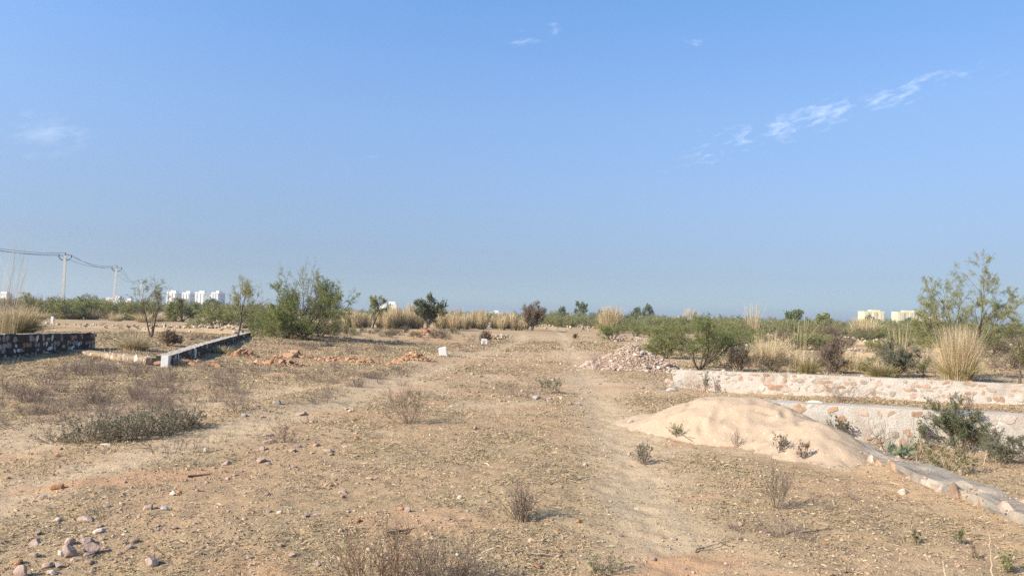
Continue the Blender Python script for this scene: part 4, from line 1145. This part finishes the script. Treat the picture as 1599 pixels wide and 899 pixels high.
dry_bush(638, 662, 62, 88, 'bare grey brown bush in the middle of the track, widest of the track bushes', 601, 26, spread=.6)
dry_bush(816, 814, 62, 72, 'small bare brown bush with a clear shadow, nearer than the other track bushes', 602, 24, spread=.5)
dry_bush(590, 925, 108, 170, 'clump of upright bare reddish twigs at the bottom edge of the photo', 603, 44, spread=.5, kids=(4, 4), base=.3, material='twig_red')
dry_bush(690, 925, 90, 150, 'wide brown twiggy clump next to the upright reddish twigs', 604, 34, spread=.6, material='twig', base=.3)
dry_bush(1213, 793, 70, 62, 'dark spiky bush in front of the sand heap', 605, 14, spread=.5)
dry_bush(1225, 838, 42, 90, 'thin grey twigs sprawling nearer than the dark spiky bush', 606, 9, spread=.8, material='twig_purple')
dry_bush(508, 628, 46, 54, 'open thin weed with fine upright twigs on the track edge', 607, 9, spread=.5, leafmat='leaf_brown', n_leaf=90)
dry_bush(445, 690, 30, 60, 'dark low tangle among stones at the track edge', 608, 14, spread=.8)
dry_bush(855, 614, 28, 46, 'dark greenish bush beside pink stones on the track', 609, 14, leafmat='leaf_dark', n_leaf=700, spread=.7, leaf=(.03, .008), cat='bush')
dry_bush(812, 618, 26, 90, 'grey low brush beside the pink stones on the track', 610, 18, spread=.9, material='twig_purple')
dry_bush(1322, 628, 32, 74, 'grey dead brush lying against the foot of the long wall', 611, 22, spread=.9, material='twig_purple')
dry_bush(1512, 640, 30, 24, 'small brown dead tuft on top of the nearer pale wall', 612, 14, spread=.5)
dry_bush(1040, 607, 20, 66, 'dead brush around the pinkish block beside the rubble heap', 613, 16, spread=.9)
dry_bush(930, 575, 26, 60, 'grey brush at the edge of the rubble heap facing the track', 614, 16, spread=.8, material='twig_purple')
dry_bush(1100, 612, 34, 34, 'pale green weed between rubble heap and sand heap', 615, 10, leafmat='leaf_grey', n_leaf=260, spread=.4, leaf=(.04, .010), cat='weed')
dry_bush(1004, 724, 36, 44, 'pale green weed where the sand heap begins on the track', 616, 12, leafmat='leaf_grey', n_leaf=320, spread=.5, leaf=(.022, .007), cat='weed')
dry_bush(1058, 684, 22, 26, 'tiny green weed at the front foot of the sand heap', 617, 8, leafmat='leaf_mid', n_leaf=170, spread=.5, leaf=(.022, .008), cat='weed')
dry_bush(1217, 706, 30, 30, 'green upright weed growing at the front of the sand heap', 618, 7, leafmat='leaf_grey', n_leaf=200, spread=.4, leaf=(.024, .009), cat='weed')
dry_bush(1255, 704, 28, 26, 'dry leafy weed at the front of the sand heap', 619, 7, leafmat='leaf_brown', n_leaf=160, spread=.45, leaf=(.022, .008), cat='weed')
dry_bush(1150, 698, 30, 26, 'leafless thin weed standing in the front slope of sand', 620, 5, spread=.35)
dry_bush(1308, 668, 44, 44, 'upright green plant at the edge of the sand heap before the pale wall', 621, 7, leafmat='leaf_grey', n_leaf=420, spread=.4, leaf=(.045, .014), cat='weed')
dry_bush(1430, 850, 26, 18, 'reddish green sprig on the bare ground nearest the kerb wall end', 622, 4, leafmat='leaf_yellow', n_leaf=90, spread=.3, leaf=(.02, .008), cat='weed')
dry_bush(1496, 848, 24, 18, 'bright green sprig on the bare ground beside the kerb wall', 623, 4, leafmat='leaf_mid', n_leaf=100, spread=.3, leaf=(.02, .008), cat='weed')
dry_bush(1573, 893, 36, 34, 'dark green sprig at the bottom corner of the photo', 624, 6, leafmat='leaf_mid', n_leaf=150, spread=.35, leaf=(.02, .008), cat='weed')
dry_bush(1524, 872, 26, 16, 'thin dark stem with few leaves between two pale sticks', 625, 3, leafmat='leaf_brown', n_leaf=40, spread=.2, leaf=(.018, .006), cat='weed')
dry_bush(945, 895, 34, 70, 'sparse dry weed at the bottom edge beside bare red soil', 626, 8, leafmat='leaf_mid', n_leaf=120, spread=.7, leaf=(.02, .006), cat='weed')
dry_bush(898, 529, 8, 9, 'tiny round yellow-green tuft alone on the far track', 627, 14, leafmat='leaf_yellow', n_leaf=220, spread=.6, leaf=(.12, .035), cat='weed')
dry_bush(60, 664, 34, 150, 'tangled grey brush on the pale ground below the shaded wall', 628, 26, spread=1.0, material='twig_purple', base=.3)
dry_bush(150, 655, 44, 150, 'purplish heap of dead brush behind the low green shrubs', 629, 34, spread=1.0, material='twig_purple', base=.3)
dry_bush(232, 640, 34, 110, 'dead branchy brush behind the low green shrubs', 630, 26, spread=1.0, material='twig_purple', base=.25)
dry_bush(85, 690, 24, 60, 'small grey tangle lying in front of the purplish brush', 631, 14, spread=1.0, material='twig_purple')
for i, (x, y, h, wv, lab) in enumerate([(146, 690, 40, 104, 'low grey green shrub, outermost of the row on the pale ground'), (192, 685, 46, 110, 'bushy grey green shrub in the middle of the low row'), (238, 678, 42, 110, 'low grey green shrub in front of dead branchy brush'), (280, 668, 36, 80, 'low grey green shrub nearest the track in its row')]):
    dry_bush(x, y, h, wv, lab, 640 + i, 44, leafmat='leaf_grey', n_leaf=2200, spread=1.05, leaf=(.03, .0065), base=.3, material='twig_pale', cat='shrub', name='low_shrub', group='low grey green shrubs')
dry_bush(268, 706, 30, 110, 'thin dry weeds in front of the low green shrubs', 650, 14, spread=.5, base=.45)
dry_bush(1402, 712, 58, 110, 'sprawling pile of brown dead branches between sand heap and dark bush', 651, 30, material='twig', spread=1.0, kids=(4, 4), base=.3, lean=(.2, -.1), name='branch_pile', cat='dead branches', r=.007)
dry_bush(1355, 690, 50, 96, 'long curved dead branches sliding off the sand heap', 652, 10, material='twig', spread=1.1, kids=(3, 3), base=.1, lean=(.5, -.3), name='branch_pile', cat='dead branches', r=.007)
dry_bush(1400, 726, 34, 40, 'fleshy pale leaved milkweed beside the kerb wall', 653, 4, leafmat='leaf_fat', n_leaf=46, spread=.5, leaf=(.10, .032), cat='plant', name='milkweed', kids=(3, 2), r=.008)
for i, (x, y, h) in enumerate([(1432, 724, 46), (1452, 730, 34), (1478, 736, 36), (1500, 742, 40), (1466, 742, 26), (1515, 738, 30)]):
    dry_bush(x, y, h, 26, 'yellow stemmed upright plant in the dug plot past the kerb wall', 660 + i, 4, leafmat='leaf_yellow', n_leaf=110, spread=.25, leaf=(.04, .012), cat='plant', name='yellow_stem_plant', kids=(4, 3), material='twig_pale', r=.006, group='yellow stemmed plants past the kerb wall')
dry_bush(1505, 716, 26, 90, 'reddish dead grass at the foot of the dark green bush', 668, 30, material='twig_pale', spread=.6, base=.45, levels=2, kids=(4,))
# dead brush spread over the low plot
k = 0
rb = np.random.default_rng(71)
BR = []
for i in range(4):
    o = dry_bush(0, 0, 0, 0, 'b', 680 + i, 26, material=('twig', 'twig_purple', 'twig_pale', 'twig_purple')[i], spread=.75, base=.3, loc=(0, 0, 0), hw=(1.0, 1.9), kids=(5, 4), r=.010)
    BR.append(o)
used = set()
def brush(n, x0, x1, y0, y1, h0, h1, kinds, label, group):
    for _ in range(n):
        c = hit(rb.uniform(x0, x1), rb.uniform(y0, y1)); i = int(rb.choice(kinds)); h = rb.uniform(h0, h1)
        loc = (c[0], c[1], c[2] - .01); sc = (h * rb.uniform(.8, 1.4), h * rb.uniform(.8, 1.4), h); rz = rb.uniform(0, 6.28)
        if i in used: copy_thing(BR[i], loc, rz, sc, label, group)
        else:
            used.add(i); o = BR[i]; o.location = loc; o.rotation_euler.z = rz; o.scale = sc; o['label'] = label; o['group'] = group
brush(85, 0, 380, 570, 650, .16, .40, [0, 1, 2, 3], 'dead brush clump on the pale field between shaded wall and low shrubs', 'dead brush on the near field')
brush(18, 90, 260, 556, 590, .2, .42, [0, 1, 2], 'brown brush clump near the end of the dark wall', 'brown brush by the dark wall')
brush(40, 330, 660, 570, 604, .14, .28, [1, 3, 0], 'grey brush clump on the rim before the red earth heaps', 'grey brush before the earth heaps')
brush(46, 430, 760, 518, 554, .25, .55, [0, 1, 3], 'dark brush clump in the sunken plot beyond the earth heaps', 'dark brush in the sunken plot')
brush(14, 380, 700, 600, 640, .06, .14, [1, 2], 'tiny dry clump on the slope of the track edge', 'tiny dry clumps on the track slope')
brush(18, 700, 1000, 528, 600, .07, .17, [0, 1, 2], 'tiny dry clump on the far flat part of the track', 'tiny dry clumps on the far track')
brush(16, 560, 1000, 600, 720, .05, .10, [0, 1, 2], 'tiny dry clump on the straw covered middle of the track', 'tiny dry clumps mid track')
brush(40, 1140, 1640, 545, 585, .25, .7, [0, 2, 2, 1], 'dead tan brush clump on the plot behind the long wall', 'dead tan brush behind the long wall')
brush(26, 160, 420, 506, 540, .2, .45, [2, 0, 1], 'low dry clump on the field between sparse thorn trees and stone line', 'dry clumps between the thorn trees')
brush(10, 1040, 1180, 590, 612, .1, .2, [0, 1], 'low dry clump between rubble heap and long wall', 'dry clumps behind the sand heap')
brush(14, 1480, 1600, 700, 770, .08, .18, [0, 2], 'dry clump on the floor of the dug plot', 'dry clumps in the dug plot')
brush(14, 1080, 1400, 740, 860, .05, .11, [0, 1, 2], 'tiny dry clump on the straw in front of sand heap and kerb wall', 'tiny dry clumps before the kerb wall')

# sticks
def stick(p0, p1, r, label, seed, material='twig', branches=2):
    rng = np.random.default_rng(seed); a, b = np.array(p0), np.array(p1); n = 9
    t = np.linspace(0, 1, n)[:, None]; L = np.linalg.norm(b - a)
    P = a + (b - a) * t + rng.normal(size=(n, 3)) * L * .018 * np.array([1, 1, .5]); 
    Ps, Rs = [P], [np.linspace(r, r * .4, n)]
    for _ in range(branches):
        i = rng.integers(2, n - 2); d = unit((b - a) / L + rng.normal(size=3) * np.array([.7, .7, .25])) * L * rng.uniform(.2, .4)
        Ps.append(P[i] + d * np.linspace(0, 1, n)[:, None] + rng.normal(size=(n, 3)) * L * .01); Rs.append(np.linspace(r * .6, r * .25, n))
    V, F = tubes(np.array(Ps), np.array(Rs), 5)
    tag(link('stick', np_mesh('stick', V, [F], [M[material]], None, True)), label, 'stick')
def gs(x, y, dz=.012):
    c = hit(x, y); return (c[0], c[1], c[2] + dz)
stick(gs(860, 758), gs(925, 746), .008, 'long thin grey stick lying on straw beside the small bare bush', 1)
stick(gs(606, 834), gs(648, 827), .012, 'thick dark stick on bare soil above the upright reddish twigs', 2)
stick(gs(294, 745), gs(330, 741), .014, 'short dark stick lying on the red soil strip edge', 3, branches=1)
stick(gs(238, 637), gs(266, 633, .1), .02, 'dark crooked branch end sticking out of the dead branchy brush', 4)
stick(gs(1255, 833), gs(1300, 826), .008, 'dark crooked twig beside the sprawling grey twigs', 5)
stick(gs(1342, 808), gs(1366, 816), .006, 'thin curved twig on the straw below the pale round stone', 6)
stick(gs(1270, 888), gs(1330, 894), .007, 'dark forked twig at the bottom edge below the kerb wall', 7, branches=4)
c = hit(1551, 905); stick((c[0], c[1], c[2] - .02), (c[0] - .03, c[1], c[2] + .30), .007, 'tall bleached stick standing upright near the bottom corner', 8, 'pole_stick', 0)
c = hit(1479, 905); stick((c[0], c[1], c[2] - .02), (c[0] - .02, c[1] + .02, c[2] + .12), .008, 'short pale stick standing upright below the bright green sprig', 9, 'pole_stick', 0)
c = hit(1532, 740); stick((c[0], c[1], c[2]), (c[0] + .13, c[1] + .05, c[2] + .34), .010, 'pale bent stick standing in the dug plot past the kerb wall', 10, 'pole_stick', 1)
c = hit(1499, 735); stick((c[0], c[1], c[2]), (c[0] - .08, c[1], c[2] + .3), .007, 'thin pinkish stick leaning among the yellow stemmed plants', 11, 'pole_stick', 0)
stick(gs(1040, 668), gs(1082, 664, .05), .006, 'thin crooked twig on the front slope of the sand heap', 12)
stick(gs(820, 866), gs(876, 872, .03), .007, 'curved pale twig on straw near the bottom edge', 13, 'twig_pale')
stick(gs(1085, 862), gs(1140, 846), .006, 'thin dark twig on the bare track by red soil', 14)

# ------------------------------------------------------------------ single stones
def stone(x, y, wpx, hpx, label, seed, m='rock', group=None):
    rng = np.random.default_rng(seed); c = hit(x, y + hpx * .35); W, H = wpx / FPX * c[1] * .50, hpx / FPX * c[1] * .58
    V, F = rock(rng, 3, (W, W * rng.uniform(.6, .8), H), 18, .006)
    o = link('stone', np_mesh('stone', V, [F], [M[m]], None, False), None, (c[0], c[1] + W * .3, c[2] + H * .35), rng.uniform(-.6, .6))
    tag(o, label, 'stone', group)
stone(130, 811, 32, 14, 'flat orange stone lying alone just below the red soil strip', 1, 'rock')
stone(107, 859, 26, 26, 'upright pinkish stone in front of the close cluster of stones', 2)
stone(140, 856, 34, 20, 'wedge-shaped pinkish stone, widest in the close cluster of stones', 3)
stone(134, 845, 26, 14, 'stone at the back of the close cluster, flat on top', 4)
stone(106, 845, 20, 12, 'small tan stone at the back of the close cluster', 5)
stone(95, 863, 22, 12, 'pale flat slab at the side of the close cluster', 6, 'white_rock')
stone(114, 874, 14, 8, 'low pink stone in front of the close cluster', 7)
stone(31, 891, 26, 24, 'rounded pinkish stone in the bottom corner', 8)
stone(53, 847, 22, 16, 'angular pink stone apart, between corner stone and close cluster', 9)
stone(70, 882, 20, 13, 'small pale stone between the corner stone and the cluster', 10)
stone(88, 882, 18, 11, 'tan stone touching a small pale stone near the cluster', 11)
stone(78, 893, 22, 9, 'whitish flat stone at the bottom edge by the corner stone', 12, 'white_rock')
stone(234, 874, 28, 20, 'reddish tan block casting a dark shadow, alone near the bottom edge', 13)
stone(230, 792, 20, 11, 'pinkish stone below the middle of the red soil strip', 14)
stone(257, 793, 18, 10, 'grey stone beside a pinkish stone below the red soil strip', 15, 'grey_rock')
stone(278, 767, 14, 10, 'dark brown stone with shadow at the lower rim of the red soil strip', 16, 'brown_rock')
stone(268, 770, 14, 9, 'pale small stone beside the dark brown stone at red soil rim', 17, 'white_rock')
stone(152, 829, 24, 10, 'yellowish flat stones pair behind the close cluster', 18, 'white_rock')
stone(192, 834, 11, 7, 'small bright white pebble behind the reddish tan block', 19, 'white_rock')
stone(86, 760, 32, 10, 'red brown clod on the upper rim of the red soil strip', 20, 'brown_rock')
stone(66, 776, 16, 9, 'tan stone next to the red brown clod', 21)
stone(88, 711, 16, 7, 'dark clod alone on the pale bare field', 22, 'brown_rock')
stone(320, 703, 9, 9, 'bright white round stone near the weedy track edge', 23, 'white_rock')
stone(352, 723, 18, 9, 'orange stone at the upper end of the red soil strip', 24)
stone(165, 694, 22, 6, 'flat whitish stone below the low grey green shrubs', 25, 'white_rock')
stone(197, 690, 10, 5, 'tiny white stone below the middle low shrub', 26, 'white_rock')
stone(420, 689, 26, 10, 'pale orange flat stone by the dark low tangle', 27)
stone(408, 700, 14, 9, 'pink stone in front of the pale orange flat stone', 28)
stone(470, 645, 22, 9, 'reddish stone on the track edge behind the dark low tangle', 29)
stone(432, 628, 20, 8, 'grey weathered stone on the slope of the track edge', 30, 'grey_rock')
stone(1411, 767, 15, 12, 'pale round stone alone in front of the kerb wall', 31, 'white_rock')
stone(1045, 594, 16, 11, 'pinkish block between rubble heap and sand heap', 32)
stone(1050, 607, 24, 10, 'weathered brown log-like stone beside the pinkish block', 33, 'grey_rock')
stone(1004, 604, 8, 6, 'small orange stone near the rubble heap', 34)
stone(822, 618, 10, 8, 'tan stone in the line of stones before the dark greenish bush', 35)
stone(838, 621, 18, 8, 'grey slab in the line of stones before the dark greenish bush', 36, 'grey_rock')
stone(797, 619, 8, 6, 'small pink stone in the line of stones on the track', 37)
stone(904, 630, 10, 7, 'pale grey stone on the middle of the track', 38, 'grey_rock')
stone(890, 629, 9, 6, 'small pink stone beside a pale grey stone on the track', 39)
stone(742, 667, 10, 9, 'pale tan stone on straw between the two track bushes', 40)
stone(914, 725, 10, 7, 'light stone on straw at the border of the smooth wheel line', 41)
stone(903, 813, 12, 7, 'red brown clod on straw beside the small bare bush', 42, 'brown_rock')
stone(636, 795, 16, 9, 'pink stone on the reddish patch in the middle foreground', 43)
stone(625, 793, 12, 8, 'reddish stone touching a pink one in the middle foreground', 44, 'brown_rock')
stone(535, 768, 22, 8, 'flat pinkish stone on dark litter in the foreground', 45)
stone(718, 775, 12, 8, 'white and grey stone in front of the small bare bush', 46, 'white_rock')
stone(870, 866, 14, 9, 'tan stone near the curved pale twig', 47)
stone(985, 657, 12, 8, 'pale stone at the tip of the sand heap', 48)
stone(740, 878, 12, 9, 'pinkish stone behind the wide brown twiggy clump', 49)
stone(492, 804, 16, 8, 'flat tan stone in the straw left of the reddish patch'.replace(' left of', ' near'), 50)
stone(1393, 662, 12, 8, 'orange stone leaning at the foot of the nearer pale wall', 51)
stone(1595, 690, 26, 14, 'pink stone at the edge of the view in the dug plot', 52)
stone(1380, 700, 18, 8, 'white flat stone on the kerb wall top', 53, 'white_rock')
rs = np.random.default_rng(5)
PR = []
for i in range(6):
    V, F = rock(rs, 2, (1, rs.uniform(.6, .85), rs.uniform(.4, .65)), 10, .015)
    PR.append(np_mesh('stone', V, [F], [M[('rock', 'rock', 'white_rock', 'rock', 'brown_rock', 'grey_rock')[i]]]))
def small_stones(n, x0, x1, y0, y1, lo, hi, label, group):
    for _ in range(n):
        c = hit(rs.uniform(x0, x1), rs.uniform(y0, y1)); s = rs.uniform(lo, hi)
        o = link('stone', PR[int(rs.choice([0, 1, 3, 0, 1, 3, 0, 1, 2, 4, 4, 5]))], None, (c[0], c[1], c[2] + s * .22), rs.uniform(0, 6.28), float(s))
        tag(o, label, 'stone', group)
small_stones(55, 330, 900, 740, 899, .012, .036, 'fist-sized or smaller stone scattered on the straw in the middle foreground', 'stones scattered in the middle foreground')
small_stones(26, 0, 330, 780, 899, .014, .04, 'small loose stone among the bigger ones in the bottom corner', 'small stones in the bottom corner')
small_stones(36, 740, 915, 606, 628, .02, .06, 'pinkish stone in the loose patch beside the dark greenish bush', 'patch of pink stones on the track')
small_stones(34, 380, 560, 630, 730, .03, .07, 'small stone along the weedy track edge', 'stones along the track edge')
small_stones(24, 860, 1400, 740, 890, .012, .03, 'small loose stone on the straw before the kerb wall', 'stones before the kerb wall')
small_stones(30, 640, 980, 530, 600, .04, .10, 'small loose stone on the far part of the track', 'stones on the far track')

# ------------------------------------------------------------------ gravel and litter
def polar(rng, m, r0, r1, power, half=0.80):
    """points round the track, thinning with distance"""
    u = rng.random(m); e = 2 - power
    r = (r0 ** e + u * (r1 ** e - r0 ** e)) ** (1 / e)
    a = rng.uniform(-half, half, m)
    return np.sin(a) * r, np.cos(a) * r, r

def cover_free(X, Y):
    """no litter on sand, rubble or inside walls"""
    on_sand = sand_z(X, Y) > ground_z(X, Y) + .20 * fbm(X * 3, Y * 3, 7, 2) ** 1.5
    on_c = (np.abs(X - XC) < .24) & (Y < 13.4)
    on_b = (np.abs(Y - y_wall_b(X)) < .26) & (X > 4.6); on_a = (np.abs(Y - y_wall_a(X)) < .24) & (X > 4.2)
    return ~(on_sand | on_c | on_b | on_a)

def gravel():
    rng = np.random.default_rng(31)
    X, Y, r = polar(rng, 150000, 3.4, 45, 1.5)
    b, rd, th = masks(X, Y)
    pat = fbm(X / 1.1, Y / 1.1, 201, 4)
    keep = (rng.random(len(X)) < np.clip((pat - .36) * 3.4, .05, 1) * (1 - .6 * b)) & cover_free(X, Y)
    X, Y, r = X[keep], Y[keep], r[keep]
    s = np.exp(rng.normal(-5.08, .50, len(X))) * (0.75 + r / 16)
    Z = ground_z(X, Y) + s * .15
    V, F = scatter_rocks(rng, np.stack([X, Y, Z], 1), s, 1, .65, 16, 6)
    tag(link('gravel', np_mesh('gravel', V, [F], [M['pebble']])), 'loose pebbles and crumbs strewn over the dry ground', 'gravel', None, 'stuff')
gravel()

def kerb_litter():
    rng = np.random.default_rng(35)
    m = 1500
    Y = rng.uniform(2, 11, m); X = 4.6 + rng.normal(size=m) * .13
    keep = fbm(X * 2.2, Y * 1.3, 231, 3) > .46
    X, Y = X[keep], Y[keep]; m = len(X)
    Z = np.interp(Y, KY, .10 + .13 * (fbm(KY * 1.1, KY * 0 + 4, 14, 3) - .5)) + .004
    V, F = scatter_rocks(rng, np.stack([X, Y, Z], 1), np.exp(rng.normal(-4.9, .6, m)), 1, .6, 8, 6)
    tag(link('crumbs', np_mesh('crumbs', V, [F], [M['pebble']])), 'crumbs of soil and stone lying along the kerb wall top', 'crumbs', None, 'stuff')
kerb_litter()

def straw():
    rng = np.random.default_rng(32)
    X, Y, r = polar(rng, 820000, 3.4, 60, 1.4)
    b, rd, th = masks(X, Y)
    pat = fbm(X / .5, Y / .5, 211, 3)
    keep = (rng.random(len(X)) < np.clip(.16 + th * 1.4 * (pat * 2.0 - .42), .04, 1) * (1 - .75 * b) * (1 - .7 * rd)) & cover_free(X, Y)
    X, Y, r = X[keep], Y[keep], r[keep]; m = len(X)
    L = np.exp(rng.normal(-3.8, .5, m)) * (.85 + r / 26); wd = np.maximum(.0011, .00042 * r) * rng.uniform(.6, 1.5, m)
    az = rng.uniform(0, 2 * PI, m); el = np.abs(rng.normal(size=m)) * .22
    d = np.stack([np.cos(az) * np.cos(el), np.sin(az) * np.cos(el), np.sin(el)], 1)
    p = np.stack([X, Y, ground_z(X, Y) + .003 + rng.random(m) * .010], 1)
    sd = np.stack([-np.sin(az), np.cos(az), rng.normal(size=m) * .5], 1) * wd[:, None]
    mid = p + d * (L * .5)[:, None] + np.array([0, 0, 1.0]) * (L * rng.uniform(-.03, .14, m))[:, None]
    V = np.stack([p - sd, p + sd, mid + sd, mid - sd, p + d * L[:, None] + sd * .4, p + d * L[:, None] - sd * .4], 1).reshape(-1, 3)
    i = np.arange(m)[:, None] * 6
    F = np.concatenate([i + np.array([[0, 1, 2, 3]]), i + np.array([[3, 2, 4, 5]])])
    tag(link('straw_litter', np_mesh('straw_litter', V, [F], [M['straw']])), 'trampled dead grass stems lying over the soil', 'straw', None, 'stuff')
straw()

def tufts():
    rng = np.random.default_rng(33)
    n = 6000
    X, Y, r = polar(rng, n, 4.2, 75, 1.05)
    b, rd, th = masks(X, Y)
    on_track = (X > edge_left(Y) + .4) & (X < 4.4)
    pat = fbm(X / 3.2, Y / 3.2, 221, 4)
    p_keep = np.where(on_track, .20, .75) * np.clip((pat - .38) * 4, 0, 1) * (1 - .8 * b)
    keep = (rng.random(n) < p_keep) & cover_free(X, Y)
    X, Y, r, on_track = X[keep], Y[keep], r[keep], on_track[keep]
    per = 16; m = len(X) * per
    h = np.repeat(np.where(on_track, rng.uniform(.025, .07, len(X)), rng.uniform(.06, .2, len(X))), per) * rng.uniform(.5, 1.2, m)
    rad = np.repeat(.03 + r * .0022, per)
    bx0 = np.repeat(X, per) + rng.normal(size=m) * rad; by0 = np.repeat(Y, per) + rng.normal(size=m) * rad
    base = np.stack([bx0, by0, ground_z(bx0, by0) - .004], 1)
    d = rng.normal(size=(m, 3)) * .45; d[:, 2] = 1; d = unit(d)
    n_ = 4; t = np.linspace(0, 1, n_)
    P = base[:, None] + d[:, None] * (h[:, None] * t)[..., None] + (rng.normal(size=(m, 1, 3)) * np.array([1, 1, 0])) * (h[:, None] * .35 * t ** 2)[..., None]
    W = np.repeat(np.maximum(.0011, r * .00030), per)[:, None] * np.linspace(1, .25, n_)[None]
    V, F = ribbons(P, W, rng)
    tag(link('dry_grass', np_mesh('dry_grass', V, [F], [M['tuft']])), 'short standing dead grass in thin patches over the field', 'grass', None, 'stuff')
tufts()

# ------------------------------------------------------------------ air
HAZE = 0.00030
if HAZE:
    mb = MB(); mb.box((0, 4300, 21.5), (14500 * .9, 9800, 49))
    hm = bpy.data.materials.new('haze'); hm.use_nodes = True
    ht = NT(hm.node_tree)
    hm.cycles.homogeneous_volume = True
    pv = ht.n('VolumePrincipled', {'Color': (0.78, 0.86, 0.97, 1), 'Density': HAZE, 'Anisotropy': 0.3})
    ho = ht.n('OutputMaterial'); ht.t.links.new(pv.outputs[0], ho.inputs['Volume'])
    tag(link('haze', mb.mesh('haze', [hm])), 'thin pale dust haze in the air', None, None, 'stuff')
S.cycles.use_denoising = False
S.cycles.volume_max_steps = 64
S.cycles.volume_bounces = 0
S.cycles.max_bounces = 6
S.cycles.transparent_max_bounces = 8
